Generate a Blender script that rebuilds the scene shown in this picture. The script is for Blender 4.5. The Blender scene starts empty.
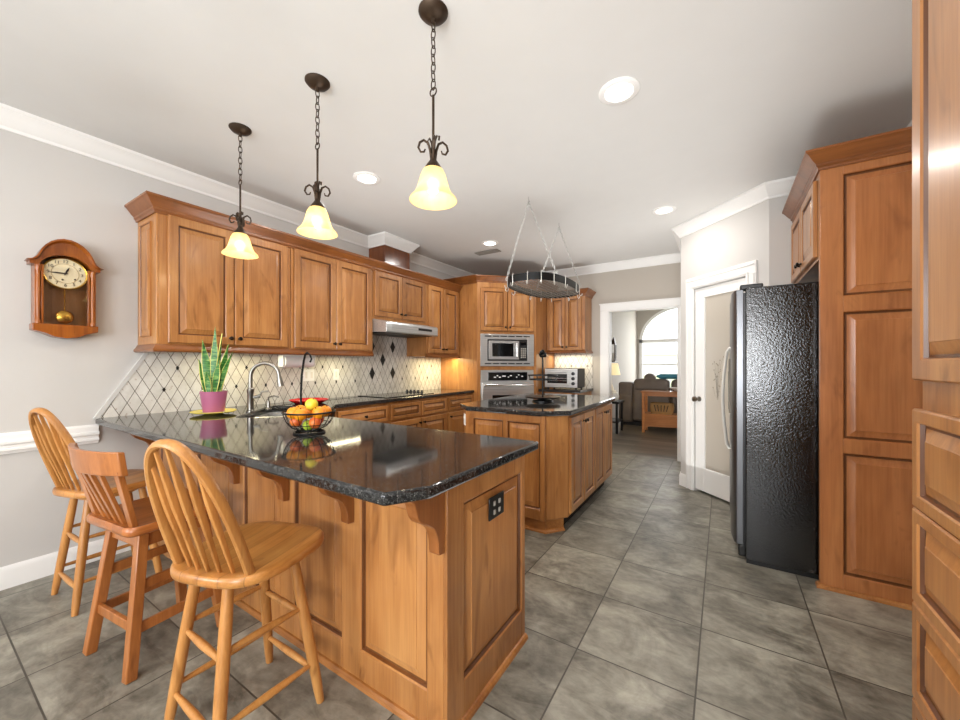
import bpy, bmesh, math, random
from mathutils import Vector, Matrix
random.seed(7)
S = bpy.context.scene
COL = S.collection
PI = math.pi
R = math.radians

# ------------------------------------------------------------------ camera
cd = bpy.data.cameras.new('camera'); cam = bpy.data.objects.new('camera', cd); COL.objects.link(cam)
cd.sensor_fit = 'HORIZONTAL'; cd.sensor_width = 36; cd.lens = 379.3 / 960 * 36
cd.shift_y = 4 / 960; cd.clip_start = 0.02; cd.clip_end = 200
cam.location = (0, 0, 1.31); cam.rotation_euler = (R(90), 0, R(32.64))
S.camera = cam
# ------------------------------------------------------------------ world, light, exposure
S.view_settings.view_transform = 'Standard'; S.view_settings.look = 'None'
S.view_settings.gamma = 1; S.view_settings.use_curve_mapping = False
S.view_settings.exposure = 0.02
w = bpy.data.worlds.new('sky'); S.world = w; w.use_nodes = True
w.node_tree.nodes['Background'].inputs[0].default_value = (0.93, 0.96, 1.0, 1)
w.node_tree.nodes['Background'].inputs[1].default_value = 4.5


def area(name, loc, rot, sx, sy, power, col=(1, 1, 1), spread=180, shape='RECTANGLE'):
    d = bpy.data.lights.new(name, 'AREA'); d.shape = shape; d.size = sx; d.size_y = sy
    d.energy = power; d.color = col; d.spread = R(spread)
    o = bpy.data.objects.new(name, d); COL.objects.link(o); o.location = loc
    o.rotation_euler = [R(a) for a in rot]
    return o


def point(name, loc, power, col, size=0.03):
    d = bpy.data.lights.new(name, 'POINT'); d.energy = power; d.color = col; d.shadow_soft_size = size
    o = bpy.data.objects.new(name, d); COL.objects.link(o); o.location = loc
    return o


DAY = (0.95, 0.975, 1.0)
area('daylight_rear_window', (-2.4, -3.1, 1.5), (90, 0, 0), 1.7, 1.7, 72, DAY)
area('daylight_rear_window', (0.5, -3.1, 1.3), (90, 0, 0), 1.5, 1.5, 62, DAY)
area('fridge_glare_light', (0.80, -3.08, 1.2), (90, 0, 0), 0.45, 0.8, 46, DAY)  # added compact light, gives the refrigerator side its glare
area('rear_ceiling_fill', (-0.5, -1.0, 1.75), (143, 0, 22), 1.1, 1.1, 44, (1, 0.99, 0.975))  # added fill behind the camera, tilted up to brighten the ceiling
area('low_ceiling_fill', (-0.35, 2.9, 0.25), (180, 0, 0), 0.7, 3.4, 14, (1, 0.985, 0.965), 105)  # added upward fill near the floor, like the next two, evens the ceiling
area('low_ceiling_fill', (-2.25, 2.25, 0.25), (180, 0, 0), 0.9, 0.5, 9, (1, 0.985, 0.965), 105)
area('low_ceiling_fill', (-1.2, 4.8, 0.25), (180, 0, 0), 1.2, 0.5, 9, (1, 0.985, 0.965), 105)
area('daylight_arch_window', (-0.9, 11.9, 1.7), (-90, 0, 0), 1.9, 2.0, 50, DAY)
area('den_fill_light', (0.8, 9.6, 3.05), (0, 0, 0), 1.2, 1.2, 38, (1, 0.97, 0.93))  # added overhead fill for the den walls, no fixture there
DOWNLIGHTS = [(-0.475, 2.138), (-2.385, 2.056), (-0.477, 4.023), (-2.40, 3.972), (-2.0, -0.9), (-0.4, -0.9)]  # last two are added out of view as extra fill
for (x, y) in DOWNLIGHTS:
    area('downlight_lamp', (x, y, 2.765), (0, 0, 0), 0.13, 0.13, 9, (1.0, 0.96, 0.91), 178, 'DISK')
area('under_cabinet_lamp', (-3.30, 1.58, 1.395), (0, 0, 0), 0.05, 0.5, 2.4, (1.0, 0.90, 0.56))
area('under_cabinet_lamp', (-3.30, 2.55, 1.395), (0, 0, 0), 0.05, 0.4, 2.0, (1.0, 0.90, 0.56))
area('under_cabinet_lamp', (-3.25, 4.16, 1.395), (0, 0, 0), 0.05, 0.42, 6.0, (1.0, 0.84, 0.46))
area('under_cabinet_lamp', (-1.97, 5.6, 1.455), (0, 0, 0), 0.5, 0.05, 3, (1.0, 0.88, 0.6))

# ------------------------------------------------------------------ materials


def lin(h):
    h = h.lstrip('#'); o = []
    for i in (0, 2, 4):
        c = int(h[i:i + 2], 16) / 255
        o.append(c / 12.92 if c <= 0.04045 else ((c + 0.055) / 1.055) ** 2.4)
    return tuple(o) + (1,)


class NT:
    def __init__(s, name):
        s.m = bpy.data.materials.new(name); s.m.use_nodes = True; s.t = s.m.node_tree
        s.b = s.t.nodes['Principled BSDF']

    def n(s, typ, **kw):
        x = s.t.nodes.new(typ)
        for k, v in kw.items():
            setattr(x, k, v)
        return x

    def l(s, a, b): s.t.links.new(a, b)

    def math(s, op, a, b=None, c=None):
        x = s.n('ShaderNodeMath', operation=op)
        for i, q in enumerate((a, b, c)):
            if q is None: continue
            if isinstance(q, (int, float)): x.inputs[i].default_value = q
            else: s.l(q, x.inputs[i])
        return x.outputs[0]

    def ramp(s, f, stops):
        x = s.n('ShaderNodeValToRGB'); cr = x.color_ramp
        while len(cr.elements) < len(stops): cr.elements.new(0.5)
        for e, (p, c) in zip(cr.elements, stops): e.position = p; e.color = c
        s.l(f, x.inputs[0]); return x.outputs[0]

    def mix(s, f, a, b, typ='MIX'):
        x = s.n('ShaderNodeMix', data_type='RGBA', blend_type=typ)
        for i, q in ((0, f), (6, a), (7, b)):
            if isinstance(q, (int, float, tuple)): x.inputs[i].default_value = q
            else: s.l(q, x.inputs[i])
        return x.outputs[2]

    def noise(s, vec, scale, detail=3, rough=0.5, dist=0.0):
        x = s.n('ShaderNodeTexNoise'); x.inputs['Scale'].default_value = scale
        x.inputs['Detail'].default_value = detail; x.inputs['Roughness'].default_value = rough
        x.inputs['Distortion'].default_value = dist
        if vec is not None: s.l(vec, x.inputs['Vector'])
        return x.outputs['Fac']

    def obj(s): return s.n('ShaderNodeTexCoord').outputs['Object']

    def mapping(s, vec, scale):
        x = s.n('ShaderNodeMapping'); x.inputs['Scale'].default_value = scale; s.l(vec, x.inputs['Vector']); return x.outputs[0]

    def bump(s, h, strength, dist=0.002):
        x = s.n('ShaderNodeBump'); x.inputs['Strength'].default_value = strength; x.inputs['Distance'].default_value = dist
        s.l(h, x.inputs['Height']); s.l(x.outputs[0], s.b.inputs['Normal'])

    def set(s, **kw):
        for k, v in kw.items(): s.b.inputs[k.replace('_', ' ')].default_value = v
        return s.m


def plain(name, h, rough=0.5, metal=0.0, var=0.0, **kw):
    t = NT(name); t.set(Base_Color=lin(h), Roughness=rough, Metallic=metal, **kw)
    if var:
        f = t.noise(t.obj(), 6, 4)
        c = lin(h); d = tuple(q * (1 - var) for q in c[:3]) + (1,)
        t.l(t.ramp(f, [(0.3, d), (0.7, c)]), t.b.inputs['Base Color'])
    return t.m


def wood(name, light, mid, dark, rough=0.33, axis=2, scale=1.0, coat=0.25, boards=0.0):
    t = NT(name)
    o = t.obj(); rnd = t.n('ShaderNodeObjectInfo').outputs['Random']
    add = t.n('ShaderNodeVectorMath', operation='ADD'); t.l(o, add.inputs[0])
    cmb = t.n('ShaderNodeCombineXYZ')
    for i, k in enumerate((13.1, 7.7, 5.3)): t.l(t.math('MULTIPLY', rnd, k), cmb.inputs[i])
    t.l(cmb.outputs[0], add.inputs[1]); v = add.outputs[0]
    sc = [9.0 * scale] * 3; sc[axis] = 0.9 * scale
    g = t.noise(t.mapping(v, sc), 1.0, 6, 0.55, 0.9)
    sc2 = [90.0 * scale] * 3; sc2[axis] = 3.0 * scale
    p = t.noise(t.mapping(v, sc2), 1.0, 2, 0.6)
    bl = t.noise(t.mapping(v, [2.6 * scale, 2.6 * scale, 1.6 * scale]), 1.0, 3, 0.6)
    c = t.ramp(g, [(0.25, lin(dark)), (0.5, lin(mid)), (0.78, lin(light))])
    c = t.mix(0.25, c, t.ramp(p, [(0.35, lin(dark)), (0.65, lin(light))]))
    c = t.mix(0.35, c, t.ramp(bl, [(0.3, lin(dark)), (0.5, lin(mid)), (0.7, lin(light))]))
    sc3 = [5.0 * scale] * 3; sc3[axis] = 1.6 * scale
    kn = t.noise(t.mapping(v, sc3), 1.0, 3, 0.5, 2.5)
    c = t.mix(t.ramp(kn, [(0.60, (0, 0, 0, 1)), (0.72, (0.55, 0.55, 0.55, 1))]), c, lin(dark))
    vv = t.math('ADD', t.math('MULTIPLY', rnd, 0.16), 0.92)
    if boards:
        sx = t.n('ShaderNodeSeparateXYZ'); t.l(o, sx.inputs[0]); q = t.math('DIVIDE', sx.outputs[0], boards)
        wn = t.n('ShaderNodeTexWhiteNoise', noise_dimensions='1D'); t.l(t.math('FLOOR', q), wn.inputs['W'])
        vv = t.math('ADD', vv, t.math('MULTIPLY', t.math('SUBTRACT', wn.outputs['Value'], 0.5), 0.30))
        vv = t.math('SUBTRACT', vv, t.math('MULTIPLY', t.math('LESS_THAN', t.math('PINGPONG', q, 0.5), 0.018), 0.35))
    hs = t.n('ShaderNodeHueSaturation'); t.l(c, hs.inputs['Color']); t.l(vv, hs.inputs['Value'])
    t.l(hs.outputs[0], t.b.inputs['Base Color'])
    t.bump(p, 0.06, 0.001)
    return t.set(Roughness=rough, Coat_Weight=coat, Coat_Roughness=0.18)


M = {}
M['wood'] = wood('maple_cabinet_wood', '#c89257', '#a96f3a', '#75441c')
M['wood_x'] = wood('maple_cabinet_wood_crosswise', '#c28a50', '#a66b34', '#74421a', axis=0)
M['glaze'] = wood('glazed_groove_wood', '#7a4a20', '#623615', '#44240c')
M['redwood'] = wood('reddish_cabinet_wood', '#c5854f', '#ae6c3c', '#804c27')
M['corbel'] = wood('shaded_corbel_wood', '#a96a36', '#8c5327', '#633713')  # cabinet wood darkened, the shade on the corbel sides is in the colour
M['mould'] = wood('cornice_wood', '#9d602d', '#7f4920', '#56300f', axis=1)
M['oak'] = wood('golden_oak', '#d39c58', '#bd8042', '#8f5a24', rough=0.34, scale=1.5)
M['oak_y'] = wood('golden_oak_seat', '#d39a54', '#b97a3c', '#8a5420', rough=0.3, axis=1, scale=1.5, boards=0.075)
M['redoak'] = wood('red_oak', '#bd7a42', '#a4632f', '#78401a', rough=0.34, scale=1.5)
M['redoak_y'] = wood('red_oak_seat', '#c17a3f', '#a5602c', '#783f18', rough=0.3, axis=1, scale=1.5, boards=0.075)
M['clockwood'] = wood('cherry_clock_wood', '#b0661f', '#8f4a14', '#602c0a', rough=0.25, scale=2.0)
M['clockback'] = wood('dark_clock_interior', '#7a4c20', '#5d3713', '#3c220a', rough=0.3, scale=2)
M['duct'] = wood('dark_duct_wood', '#86491f', '#6d3816', '#4c230c', rough=0.2, scale=1.5)
M['consolewood'] = wood('console_wood', '#c98850', '#b5723a', '#8d5222', axis=0)
M['white'] = plain('white_trim_paint', '#f1f0ed', 0.4)
M['ceil'] = plain('ceiling_paint', '#dbdad7', 0.9, var=0.02)


def paint(name, h):
    t = NT(name); o = t.obj()
    f = t.noise(o, 1.3, 2); c = lin(h); d = tuple(q * 0.97 for q in c[:3]) + (1,)
    t.l(t.ramp(f, [(0.35, d), (0.65, c)]), t.b.inputs['Base Color'])
    t.bump(t.noise(o, 160, 2), 0.05, 0.001)
    return t.set(Roughness=0.75)


M['wall'] = paint('greige_wall_paint', '#ccc9c5')
M['wall2'] = paint('taupe_wall_paint', '#c0b8ad')
M['steel2'] = plain('satin_door_steel', '#6a6b6e', 0.3, 0.9)
M['handle'] = plain('pale_satin_metal', '#d9d8d2', 0.35, 0.5)
M['black'] = plain('black_plastic', '#141414', 0.35)
M['blackmetal'] = plain('black_metal', '#1c1d1e', 0.4, 0.6)
M['chrome'] = plain('chrome', '#d8d8d8', 0.12, 1.0)
M['nickel'] = plain('brushed_nickel', '#8f8c86', 0.28, 1.0)
M['bronze'] = plain('aged_bronze', '#4a3b2e', 0.45, 0.7, var=0.35)
M['knob'] = plain('bronze_knob', '#2a211b', 0.3, 0.8)
M['brass'] = plain('brass', '#b9913f', 0.25, 1.0)
M['blackglass'] = plain('black_glass', '#0b0c0d', 0.06)
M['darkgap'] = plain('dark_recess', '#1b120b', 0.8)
M['plastic_white'] = plain('white_plastic', '#f6f5f1', 0.35)
M['paper'] = plain('paper_towel', '#efeeec', 0.9)
M['cream'] = plain('cream_dial', '#e8dcb8', 0.4)
M['red'] = plain('red_glaze', '#c01818', 0.25)
M['yellow'] = plain('yellow_plate_glaze', '#dccb5a', 0.25)
M['pink'] = plain('pink_pot_glaze', '#ab6080', 0.35)
M['soil'] = plain('potting_soil', '#33241a', 0.95, var=0.4)
M['leather'] = plain('brown_leather', '#74675c', 0.5, var=0.25)
M['teal'] = plain('blue_fabric', '#3f7f92', 0.9)
M['chainmetal'] = plain('chain_metal', '#c2c2be', 0.35, 0.6)
M['wicker'] = plain('wicker', '#a97e48', 0.8, var=0.4)
M['porcelain'] = plain('white_porcelain', '#e9e4da', 0.3)
M['grey'] = plain('grey_print', '#9a958c', 0.8)
M['roof'] = plain('grey_shingles', '#d2d5d8', 0.9, var=0.1)
M['siding'] = plain('pale_siding', '#e4e0d8', 0.9)
M['lawn'] = plain('winter_lawn', '#9aa07c', 0.95, var=0.2)
M['frost'] = plain('frosted_beige_glass', '#bfb8ac', 0.16)
M['etch'] = plain('etched_flowers', '#8f887c', 0.5)


def steel():
    t = NT('brushed_steel'); o = t.obj()
    f = t.noise(t.mapping(o, (1.5, 40, 160)), 1.0, 3)
    t.l(t.ramp(f, [(0.3, lin('#b4b5b6')), (0.7, lin('#dcdcda'))]), t.b.inputs['Base Color'])
    return t.set(Metallic=0.75, Roughness=0.3)


M['steel'] = steel()


def granite():
    t = NT('black_granite'); o = t.obj()
    a = t.noise(o, 300, 3, 0.7); b = t.noise(o, 80, 3, 0.6)
    c = t.ramp(a, [(0.38, lin('#121314')), (0.50, lin('#2a2a2b')), (0.60, lin('#5e5d59')), (0.70, lin('#9c9a92'))])
    c = t.mix(t.ramp(b, [(0.4, (0, 0, 0, 1)), (0.65, (1, 1, 1, 1))]), lin('#1b1b1c'), c)
    t.l(c, t.b.inputs['Base Color'])
    return t.set(Roughness=0.07, IOR=1.5, Specular_IOR_Level=0.5)


M['granite'] = granite()


def floor_tile():
    t = NT('slate_floor_tile'); o = t.obj()
    add = t.n('ShaderNodeVectorMath', operation='ADD'); t.l(o, add.inputs[0])
    add.inputs[1].default_value = (0.565 + 20 * 0.4735, -1.71 + 20 * 0.4655, 0)
    br = t.n('ShaderNodeTexBrick', offset=0.0, squash=1.0)
    t.l(add.outputs[0], br.inputs['Vector'])
    for k, v in (('Scale', 1.0), ('Mortar Size', 0.0035), ('Mortar Smooth', 0.1), ('Bias', 0.0), ('Brick Width', 0.4735), ('Row Height', 0.4655)):
        br.inputs[k].default_value = v
    br.inputs['Color1'].default_value = (0, 0, 0, 1); br.inputs['Color2'].default_value = (1, 1, 1, 1)
    br.inputs['Mortar'].default_value = (0.5, 0.5, 0.5, 1)
    wn = t.n('ShaderNodeVectorMath', operation='SCALE'); t.l(br.outputs['Color'], wn.inputs[0]); wn.inputs['Scale'].default_value = 7.0
    off = t.n('ShaderNodeVectorMath', operation='ADD'); t.l(o, off.inputs[0]); t.l(wn.outputs[0], off.inputs[1]); v = off.outputs[0]
    n1 = t.noise(v, 3.2, 7, 0.62, 0.7); n2 = t.noise(t.mapping(v, (5, 13, 5)), 1.0, 6, 0.65, 1.5); n3 = t.noise(v, 26, 4, 0.6)
    c = t.ramp(n1, [(0.33, lin('#3f3b33')), (0.45, lin('#6f6b60')), (0.54, lin('#928e81')), (0.66, lin('#b9b5a6'))])
    c = t.mix(0.35, c, t.ramp(n2, [(0.40, lin('#565045')), (0.62, lin('#a29d8e'))]))
    c = t.mix(0.2, c, t.ramp(n3, [(0.35, lin('#4f4b44')), (0.7, lin('#a29d90'))]))
    vv = t.math('ADD', t.math('MULTIPLY', br.outputs['Color'], 0.28), 0.84)
    hs = t.n('ShaderNodeHueSaturation'); t.l(c, hs.inputs['Color']); t.l(vv, hs.inputs['Value'])
    c = t.mix(br.outputs['Fac'], hs.outputs[0], lin('#4a453d'))
    t.l(c, t.b.inputs['Base Color'])
    h = t.math('SUBTRACT', t.math('ADD', t.math('MULTIPLY', n2, 0.5), t.math('MULTIPLY', n3, 0.35)), br.outputs['Fac'])
    t.bump(h, 0.35, 0.004)
    rr = t.math('ADD', t.math('MULTIPLY', n2, 0.25), 0.28); t.l(rr, t.b.inputs['Roughness'])
    return t.m


M['tile'] = floor_tile()


def plank():
    t = NT('grey_wood_plank'); o = t.obj()
    br = t.n('ShaderNodeTexBrick', offset=0.37, squash=1.0); t.l(o, br.inputs['Vector'])
    for k, v in (('Scale', 1.0), ('Mortar Size', 0.002), ('Brick Width', 1.2), ('Row Height', 0.15)): br.inputs[k].default_value = v
    br.inputs['Color1'].default_value = lin('#3c342c'); br.inputs['Color2'].default_value = lin('#85796a'); br.inputs['Mortar'].default_value = lin('#2d2822')
    g = t.noise(t.mapping(o, (2, 24, 2)), 1.0, 5, 0.6, 0.6)
    t.l(t.mix(0.4, br.outputs['Color'], t.ramp(g, [(0.3, lin('#463e36')), (0.7, lin('#978b7c'))])), t.b.inputs['Base Color'])
    return t.set(Roughness=0.35)


M['plank'] = plank()


def backsplash(name, axis, a0):
    t = NT(name); sp = t.n('ShaderNodeSeparateXYZ'); o = t.obj(); t.l(o, sp.inputs[0])
    h = t.math('DIVIDE', t.math('SUBTRACT', sp.outputs[axis], a0), 0.0833)
    z = t.math('DIVIDE', t.math('SUBTRACT', sp.outputs[2], 1.28), 0.162)
    p = t.math('ADD', h, z); q = t.math('SUBTRACT', h, z)
    d = t.math('MINIMUM', t.math('PINGPONG', p, 0.5), t.math('PINGPONG', q, 0.5))
    g = t.math('LESS_THAN', d, 0.028)
    cm = t.n('ShaderNodeCombineXYZ'); t.l(t.math('FLOOR', p), cm.inputs[0]); t.l(t.math('FLOOR', q), cm.inputs[1])
    wn = t.n('ShaderNodeTexWhiteNoise', noise_dimensions='2D'); t.l(cm.outputs[0], wn.inputs['Vector'])
    n1 = t.noise(o, 9, 5, 0.6, 0.4)
    c = t.ramp(n1, [(0.3, lin('#cdc8c0')), (0.55, lin('#e0dcd5')), (0.8, lin('#ebe8e3'))])
    n2 = t.noise(o, 55, 3); c = t.mix(t.ramp(n2, [(0.28, (1, 1, 1, 1)), (0.34, (0, 0, 0, 1))]), c, lin('#b9a797'))
    hs = t.n('ShaderNodeHueSaturation'); t.l(c, hs.inputs['Color']); t.l(t.math('ADD', t.math('MULTIPLY', wn.outputs['Value'], 0.12), 0.9), hs.inputs['Value'])
    t.l(t.mix(g, hs.outputs[0], lin('#6f675c')), t.b.inputs['Base Color'])
    t.bump(t.math('SUBTRACT', 1.0, g), 0.3, 0.002)
    return t.set(Roughness=0.4)


M['splash_y'] = backsplash('diamond_tile_long_wall', 1, 1.197)
M['splash_x'] = backsplash('diamond_tile_short_wall', 0, -2.0)


def emis(name, h, strength, base='#ffffff'):
    return NT(name).set(Base_Color=lin(base), Emission_Color=lin(h), Emission_Strength=strength)


M['bulb'] = emis('lit_bulb', '#fff2d8', 14)
M['lens'] = emis('lit_downlight_lens', '#fff8ee', 9)


def shade():
    t = NT('amber_alabaster_glass'); f = t.noise(t.obj(), 14, 4, 0.6, 1.0)
    t.l(t.ramp(f, [(0.3, lin('#f0d390')), (0.7, lin('#fbeec4'))]), t.b.inputs['Base Color'])
    t.set(Roughness=0.32, Emission_Color=lin('#ffe2a4'), Emission_Strength=0.30, Transmission_Weight=0.75, IOR=1.2)
    tr = t.n('ShaderNodeBsdfTranslucent'); tr.inputs[0].default_value = lin('#fff0c0')
    mx = t.n('ShaderNodeMixShader'); mx.inputs[0].default_value = 0.4
    out = t.t.nodes['Material Output']
    t.l(t.b.outputs[0], mx.inputs[1]); t.l(tr.outputs[0], mx.inputs[2]); t.l(mx.outputs[0], out.inputs[0])
    return t.m


M['shade'] = shade()
M['lampshade'] = emis('lit_fabric_shade', '#ffe2a0', 0.7, '#f0e2c0')


def glass():
    t = NT('window_glass'); g = t.n('ShaderNodeBsdfGlossy'); g.inputs['Roughness'].default_value = 0.02
    tr = t.n('ShaderNodeBsdfTransparent'); mx = t.n('ShaderNodeMixShader'); mx.inputs[0].default_value = 0.06
    t.l(tr.outputs[0], mx.inputs[1]); t.l(g.outputs[0], mx.inputs[2]); t.l(mx.outputs[0], t.t.nodes['Material Output'].inputs[0])
    return t.m


M['glass'] = glass()


def fridge_side():
    t = NT('black_pebbled_enamel'); o = t.obj()
    n = t.noise(o, 95, 2, 0.6)
    t.bump(n, 1.0, 0.0013)
    return t.set(Base_Color=lin('#050505'), Roughness=0.13, IOR=1.7, Specular_IOR_Level=0.5)


M['fridge'] = fridge_side()


def leafmat():
    t = NT('snake_plant_leaf'); o = t.obj(); sp = t.n('ShaderNodeSeparateXYZ'); t.l(o, sp.inputs[0])
    n = t.noise(t.mapping(o, (12, 12, 70)), 1.0, 3, 0.6, 0.5)
    t.l(t.ramp(n, [(0.35, lin('#1d4f20')), (0.52, lin('#3f7d35')), (0.68, lin('#93b060'))]), t.b.inputs['Base Color'])
    return t.set(Roughness=0.35)


M['leaf'] = leafmat()
M['leafedge'] = plain('snake_plant_edge', '#d8d070', 0.4)


def fruit(name, a, b):
    t = NT(name); o = t.obj(); n = t.noise(o, 14, 3)
    t.l(t.ramp(n, [(0.3, lin(a)), (0.7, lin(b))]), t.b.inputs['Base Color']); t.bump(t.noise(o, 300, 1), 0.15, 0.001)
    return t.set(Roughness=0.35)


M['orange'] = fruit('orange_peel', '#e88410', '#f6a21e')
M['apple'] = fruit('yellow_apple_skin', '#d8c022', '#eadb4a')
M['peach'] = fruit('red_peach_skin', '#c8401c', '#e8843a')
M['lime'] = fruit('green_apple_skin', '#8fb62a', '#b9cf4a')

# ------------------------------------------------------------------ mesh helpers


class MB:
    def __init__(s): s.v = []; s.f = []; s.m = []

    def add(s, vs, fs, mi=0):
        k = len(s.v); s.v += [tuple(p) for p in vs]
        for f in fs: s.f.append([k + i for i in f]); s.m.append(mi)
        return s

    def box(s, x0, y0, z0, x1, y1, z1, mi=0):
        v = [(x, y, z) for z in (z0, z1) for y in (y0, y1) for x in (x0, x1)]
        return s.add(v, [(0, 2, 3, 1), (4, 5, 7, 6), (0, 1, 5, 4), (2, 6, 7, 3), (0, 4, 6, 2), (1, 3, 7, 5)], mi)

    def loft(s, loops, c0=True, c1=True, mi=None, closed=False):
        n = len(loops[0]); k = len(s.v)
        for L in loops: s.v += [tuple(p) for p in L]
        rng = len(loops) if closed else len(loops) - 1
        for a in range(rng):
            b = (a + 1) % len(loops)
            for i in range(n):
                j = (i + 1) % n
                s.f.append([k + a * n + i, k + a * n + j, k + b * n + j, k + b * n + i]); s.m.append(mi[a] if mi else 0)
        if c0 and not closed: s.f.append([k + i for i in range(n)][::-1]); s.m.append(mi[0] if mi else 0)
        if c1 and not closed: s.f.append([k + (len(loops) - 1) * n + i for i in range(n)]); s.m.append(mi[-1] if mi else 0)
        return s

    def tube(s, path, r, n=8, closed=False, flat=1.0, side=None):
        P = [Vector(p) for p in path]; L = len(P); loops = []
        rr = r if isinstance(r, (list, tuple)) else [r] * L
        up = None
        for i, p in enumerate(P):
            if closed: t = P[(i + 1) % L] - P[i - 1]
            else: t = P[min(i + 1, L - 1)] - P[max(i - 1, 0)]
            t.normalize()
            if up is None:
                a = Vector(side) if side else (Vector((0, 0, 1)) if abs(t.z) < 0.9 else Vector((1, 0, 0)))
            else: a = up
            u = (a - t * a.dot(t)).normalized(); up = u; w_ = t.cross(u)
            loops.append([p + (u * math.cos(2 * PI * k / n) + w_ * math.sin(2 * PI * k / n) * flat) * rr[i] for k in range(n)])
        return s.loft(loops, closed=closed)

    def bar(s, a, b, w_, h_, side=(1, 0, 0)):
        a = Vector(a); b = Vector(b); t = (b - a).normalized(); sd = Vector(side); u = (sd - t * sd.dot(t)).normalized(); v = t.cross(u)
        q = [(-1, -1), (1, -1), (1, 1), (-1, 1)]
        return s.loft([[p + u * i * w_ / 2 + v * j * h_ / 2 for i, j in q] for p in (a, b)])

    def lathe(s, prof, n=24, c=(0, 0, 0), axis='z', cap=True):
        loops = []
        for r, z in prof:
            L = []
            for k in range(n):
                a = 2 * PI * k / n; x, y = r * math.cos(a), r * math.sin(a)
                if axis == 'z': L.append((c[0] + x, c[1] + y, c[2] + z))
                elif axis == 'y': L.append((c[0] + x, c[1] + z, c[2] - y))
                else: L.append((c[0] + z, c[1] + x, c[2] + y))
            loops.append(L)
        return s.loft(loops, cap, cap)

    def sphere(s, c, r, sc=(1, 1, 1), n=16, k=10):
        p = [(max(math.sin(PI * i / k), 0.02) * r, -math.cos(PI * i / k) * r) for i in range(k + 1)]
        a = len(s.v); s.lathe(p, n)
        for i in range(a, len(s.v)):
            x, y, z = s.v[i]; s.v[i] = (c[0] + x * sc[0], c[1] + y * sc[1], c[2] + z * sc[2])
        return s

    def prism(s, poly, a, b, axis='z', mi=0):
        def q(p, h):
            return (p[0], p[1], h) if axis == 'z' else ((p[0], h, p[1]) if axis == 'y' else (h, p[0], p[1]))
        return s.loft([[q(p, a) for p in poly], [q(p, b) for p in poly]], mi=[mi])

    def sweep(s, path, prof, closed=False):
        P = [Vector(p) for p in path]; L = len(P); loops = []
        for i, p in enumerate(P):
            ds = []
            if closed or i > 0: ds.append((P[i] - P[i - 1]).normalized())
            if closed or i < L - 1: ds.append((P[(i + 1) % L] - P[i]).normalized())
            ns = [Vector((-d.y, d.x)) for d in ds]
            m = ns[0] if len(ns) == 1 else (ns[0] + ns[1]) / (1 + ns[0].dot(ns[1]))
            loops.append([(p.x + m.x * o, p.y + m.y * o, z) for o, z in prof])
        return s.loft(loops, closed=closed)

    def tf(s, mat, start=0):
        for i in range(start, len(s.v)): s.v[i] = tuple(mat @ Vector(s.v[i]))
        return s

    def build(s, name, mats, parent=None, bevel=0.0, loc=None, rot=None, ang=38, seg=2, sub=0):
        me = bpy.data.meshes.new(name); me.from_pydata(s.v, [], s.f)
        if not isinstance(mats, (list, tuple)): mats = [mats]
        for m in mats: me.materials.append(M[m] if isinstance(m, str) else m)
        me.polygons.foreach_set('material_index', s.m)
        bm = bmesh.new(); bm.from_mesh(me); bmesh.ops.recalc_face_normals(bm, faces=bm.faces); bm.to_mesh(me); bm.free()
        me.shade_smooth(); me.set_sharp_from_angle(angle=R(ang))
        o = bpy.data.objects.new(name, me); COL.objects.link(o)
        if parent: o.parent = parent
        if loc: o.location = loc
        if rot: o.rotation_euler = rot
        if bevel:
            b = o.modifiers.new('edge', 'BEVEL'); b.width = bevel; b.segments = seg; b.limit_method = 'ANGLE'; b.angle_limit = R(40); b.harden_normals = False
        if sub:
            b = o.modifiers.new('smooth', 'SUBSURF'); b.levels = sub; b.render_levels = sub
        return o


def tag(o, label, cat, group=None):
    o['label'] = label; o['category'] = cat
    if group: o['group'] = group
    return o


def thing(name, label, cat, loc=(0, 0, 0), rz=0.0, group=None):
    o = bpy.data.objects.new(name, None); COL.objects.link(o); o.empty_display_size = 0.1
    o.location = loc; o.rotation_euler = (0, 0, R(rz)); return tag(o, label, cat, group)


def struct(o):
    o['kind'] = 'structure'; return o


def kids(o): return [c for c in COL.objects if c.parent == o]


def dup(o, parent=None):
    c = o.copy(); COL.objects.link(c)
    if parent: c.parent = parent
    for k in kids(o): dup(k, c)
    return c


def arc(cx, cz, r, a0, a1, n, rz=None):
    rz = rz or r
    return [(cx + r * math.cos(R(a0 + (a1 - a0) * i / n)), cz + rz * math.sin(R(a0 + (a1 - a0) * i / n))) for i in range(n + 1)]


# ------------------------------------------------------------------ room shell
XL, XR, YB, YR, ZC = -3.53, 1.05, 5.75, -3.2, 2.79
XN, YN = 2.6, .50
struct(MB().box(XL - .12, YR - .12, -.06, 3.2, YB + .06, 0).build('floor', 'tile'))
struct(MB().box(-3.7, YB + .06, -.06, 3.2, 12.4, 0).build('floor', 'plank'))
struct(MB().box(XL - .12, YR - .12, ZC, XN + .12, YB + .12, ZC + .1).build('ceiling', 'ceil'))
struct(MB().box(XL - .12, YR - .12, 0, XL, YB + .12, ZC).build('wall_left', 'wall'))
struct(MB().box(XR, YN, 0, XR + .12, YB + .12, ZC).build('wall_right', 'wall'))
struct(MB().box(XR + .12, YN, 0, XN + .12, YN + .12, ZC).build('wall_nook', 'wall'))
struct(MB().box(XN, YR - .12, 0, XN + .12, YN, ZC).build('wall_nook_right', 'wall'))
OX0, OX1, OZ = -1.425, -0.505, 2.095
struct(MB().box(XL, YB, 0, OX0, YB + .12, ZC).box(OX1, YB, 0, XR, YB + .12, ZC).box(OX0, YB, OZ, OX1, YB + .12, ZC).build('wall_back', 'wall2'))
RW = [(-3.25, -1.55), (-0.35, 1.35)]
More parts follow.
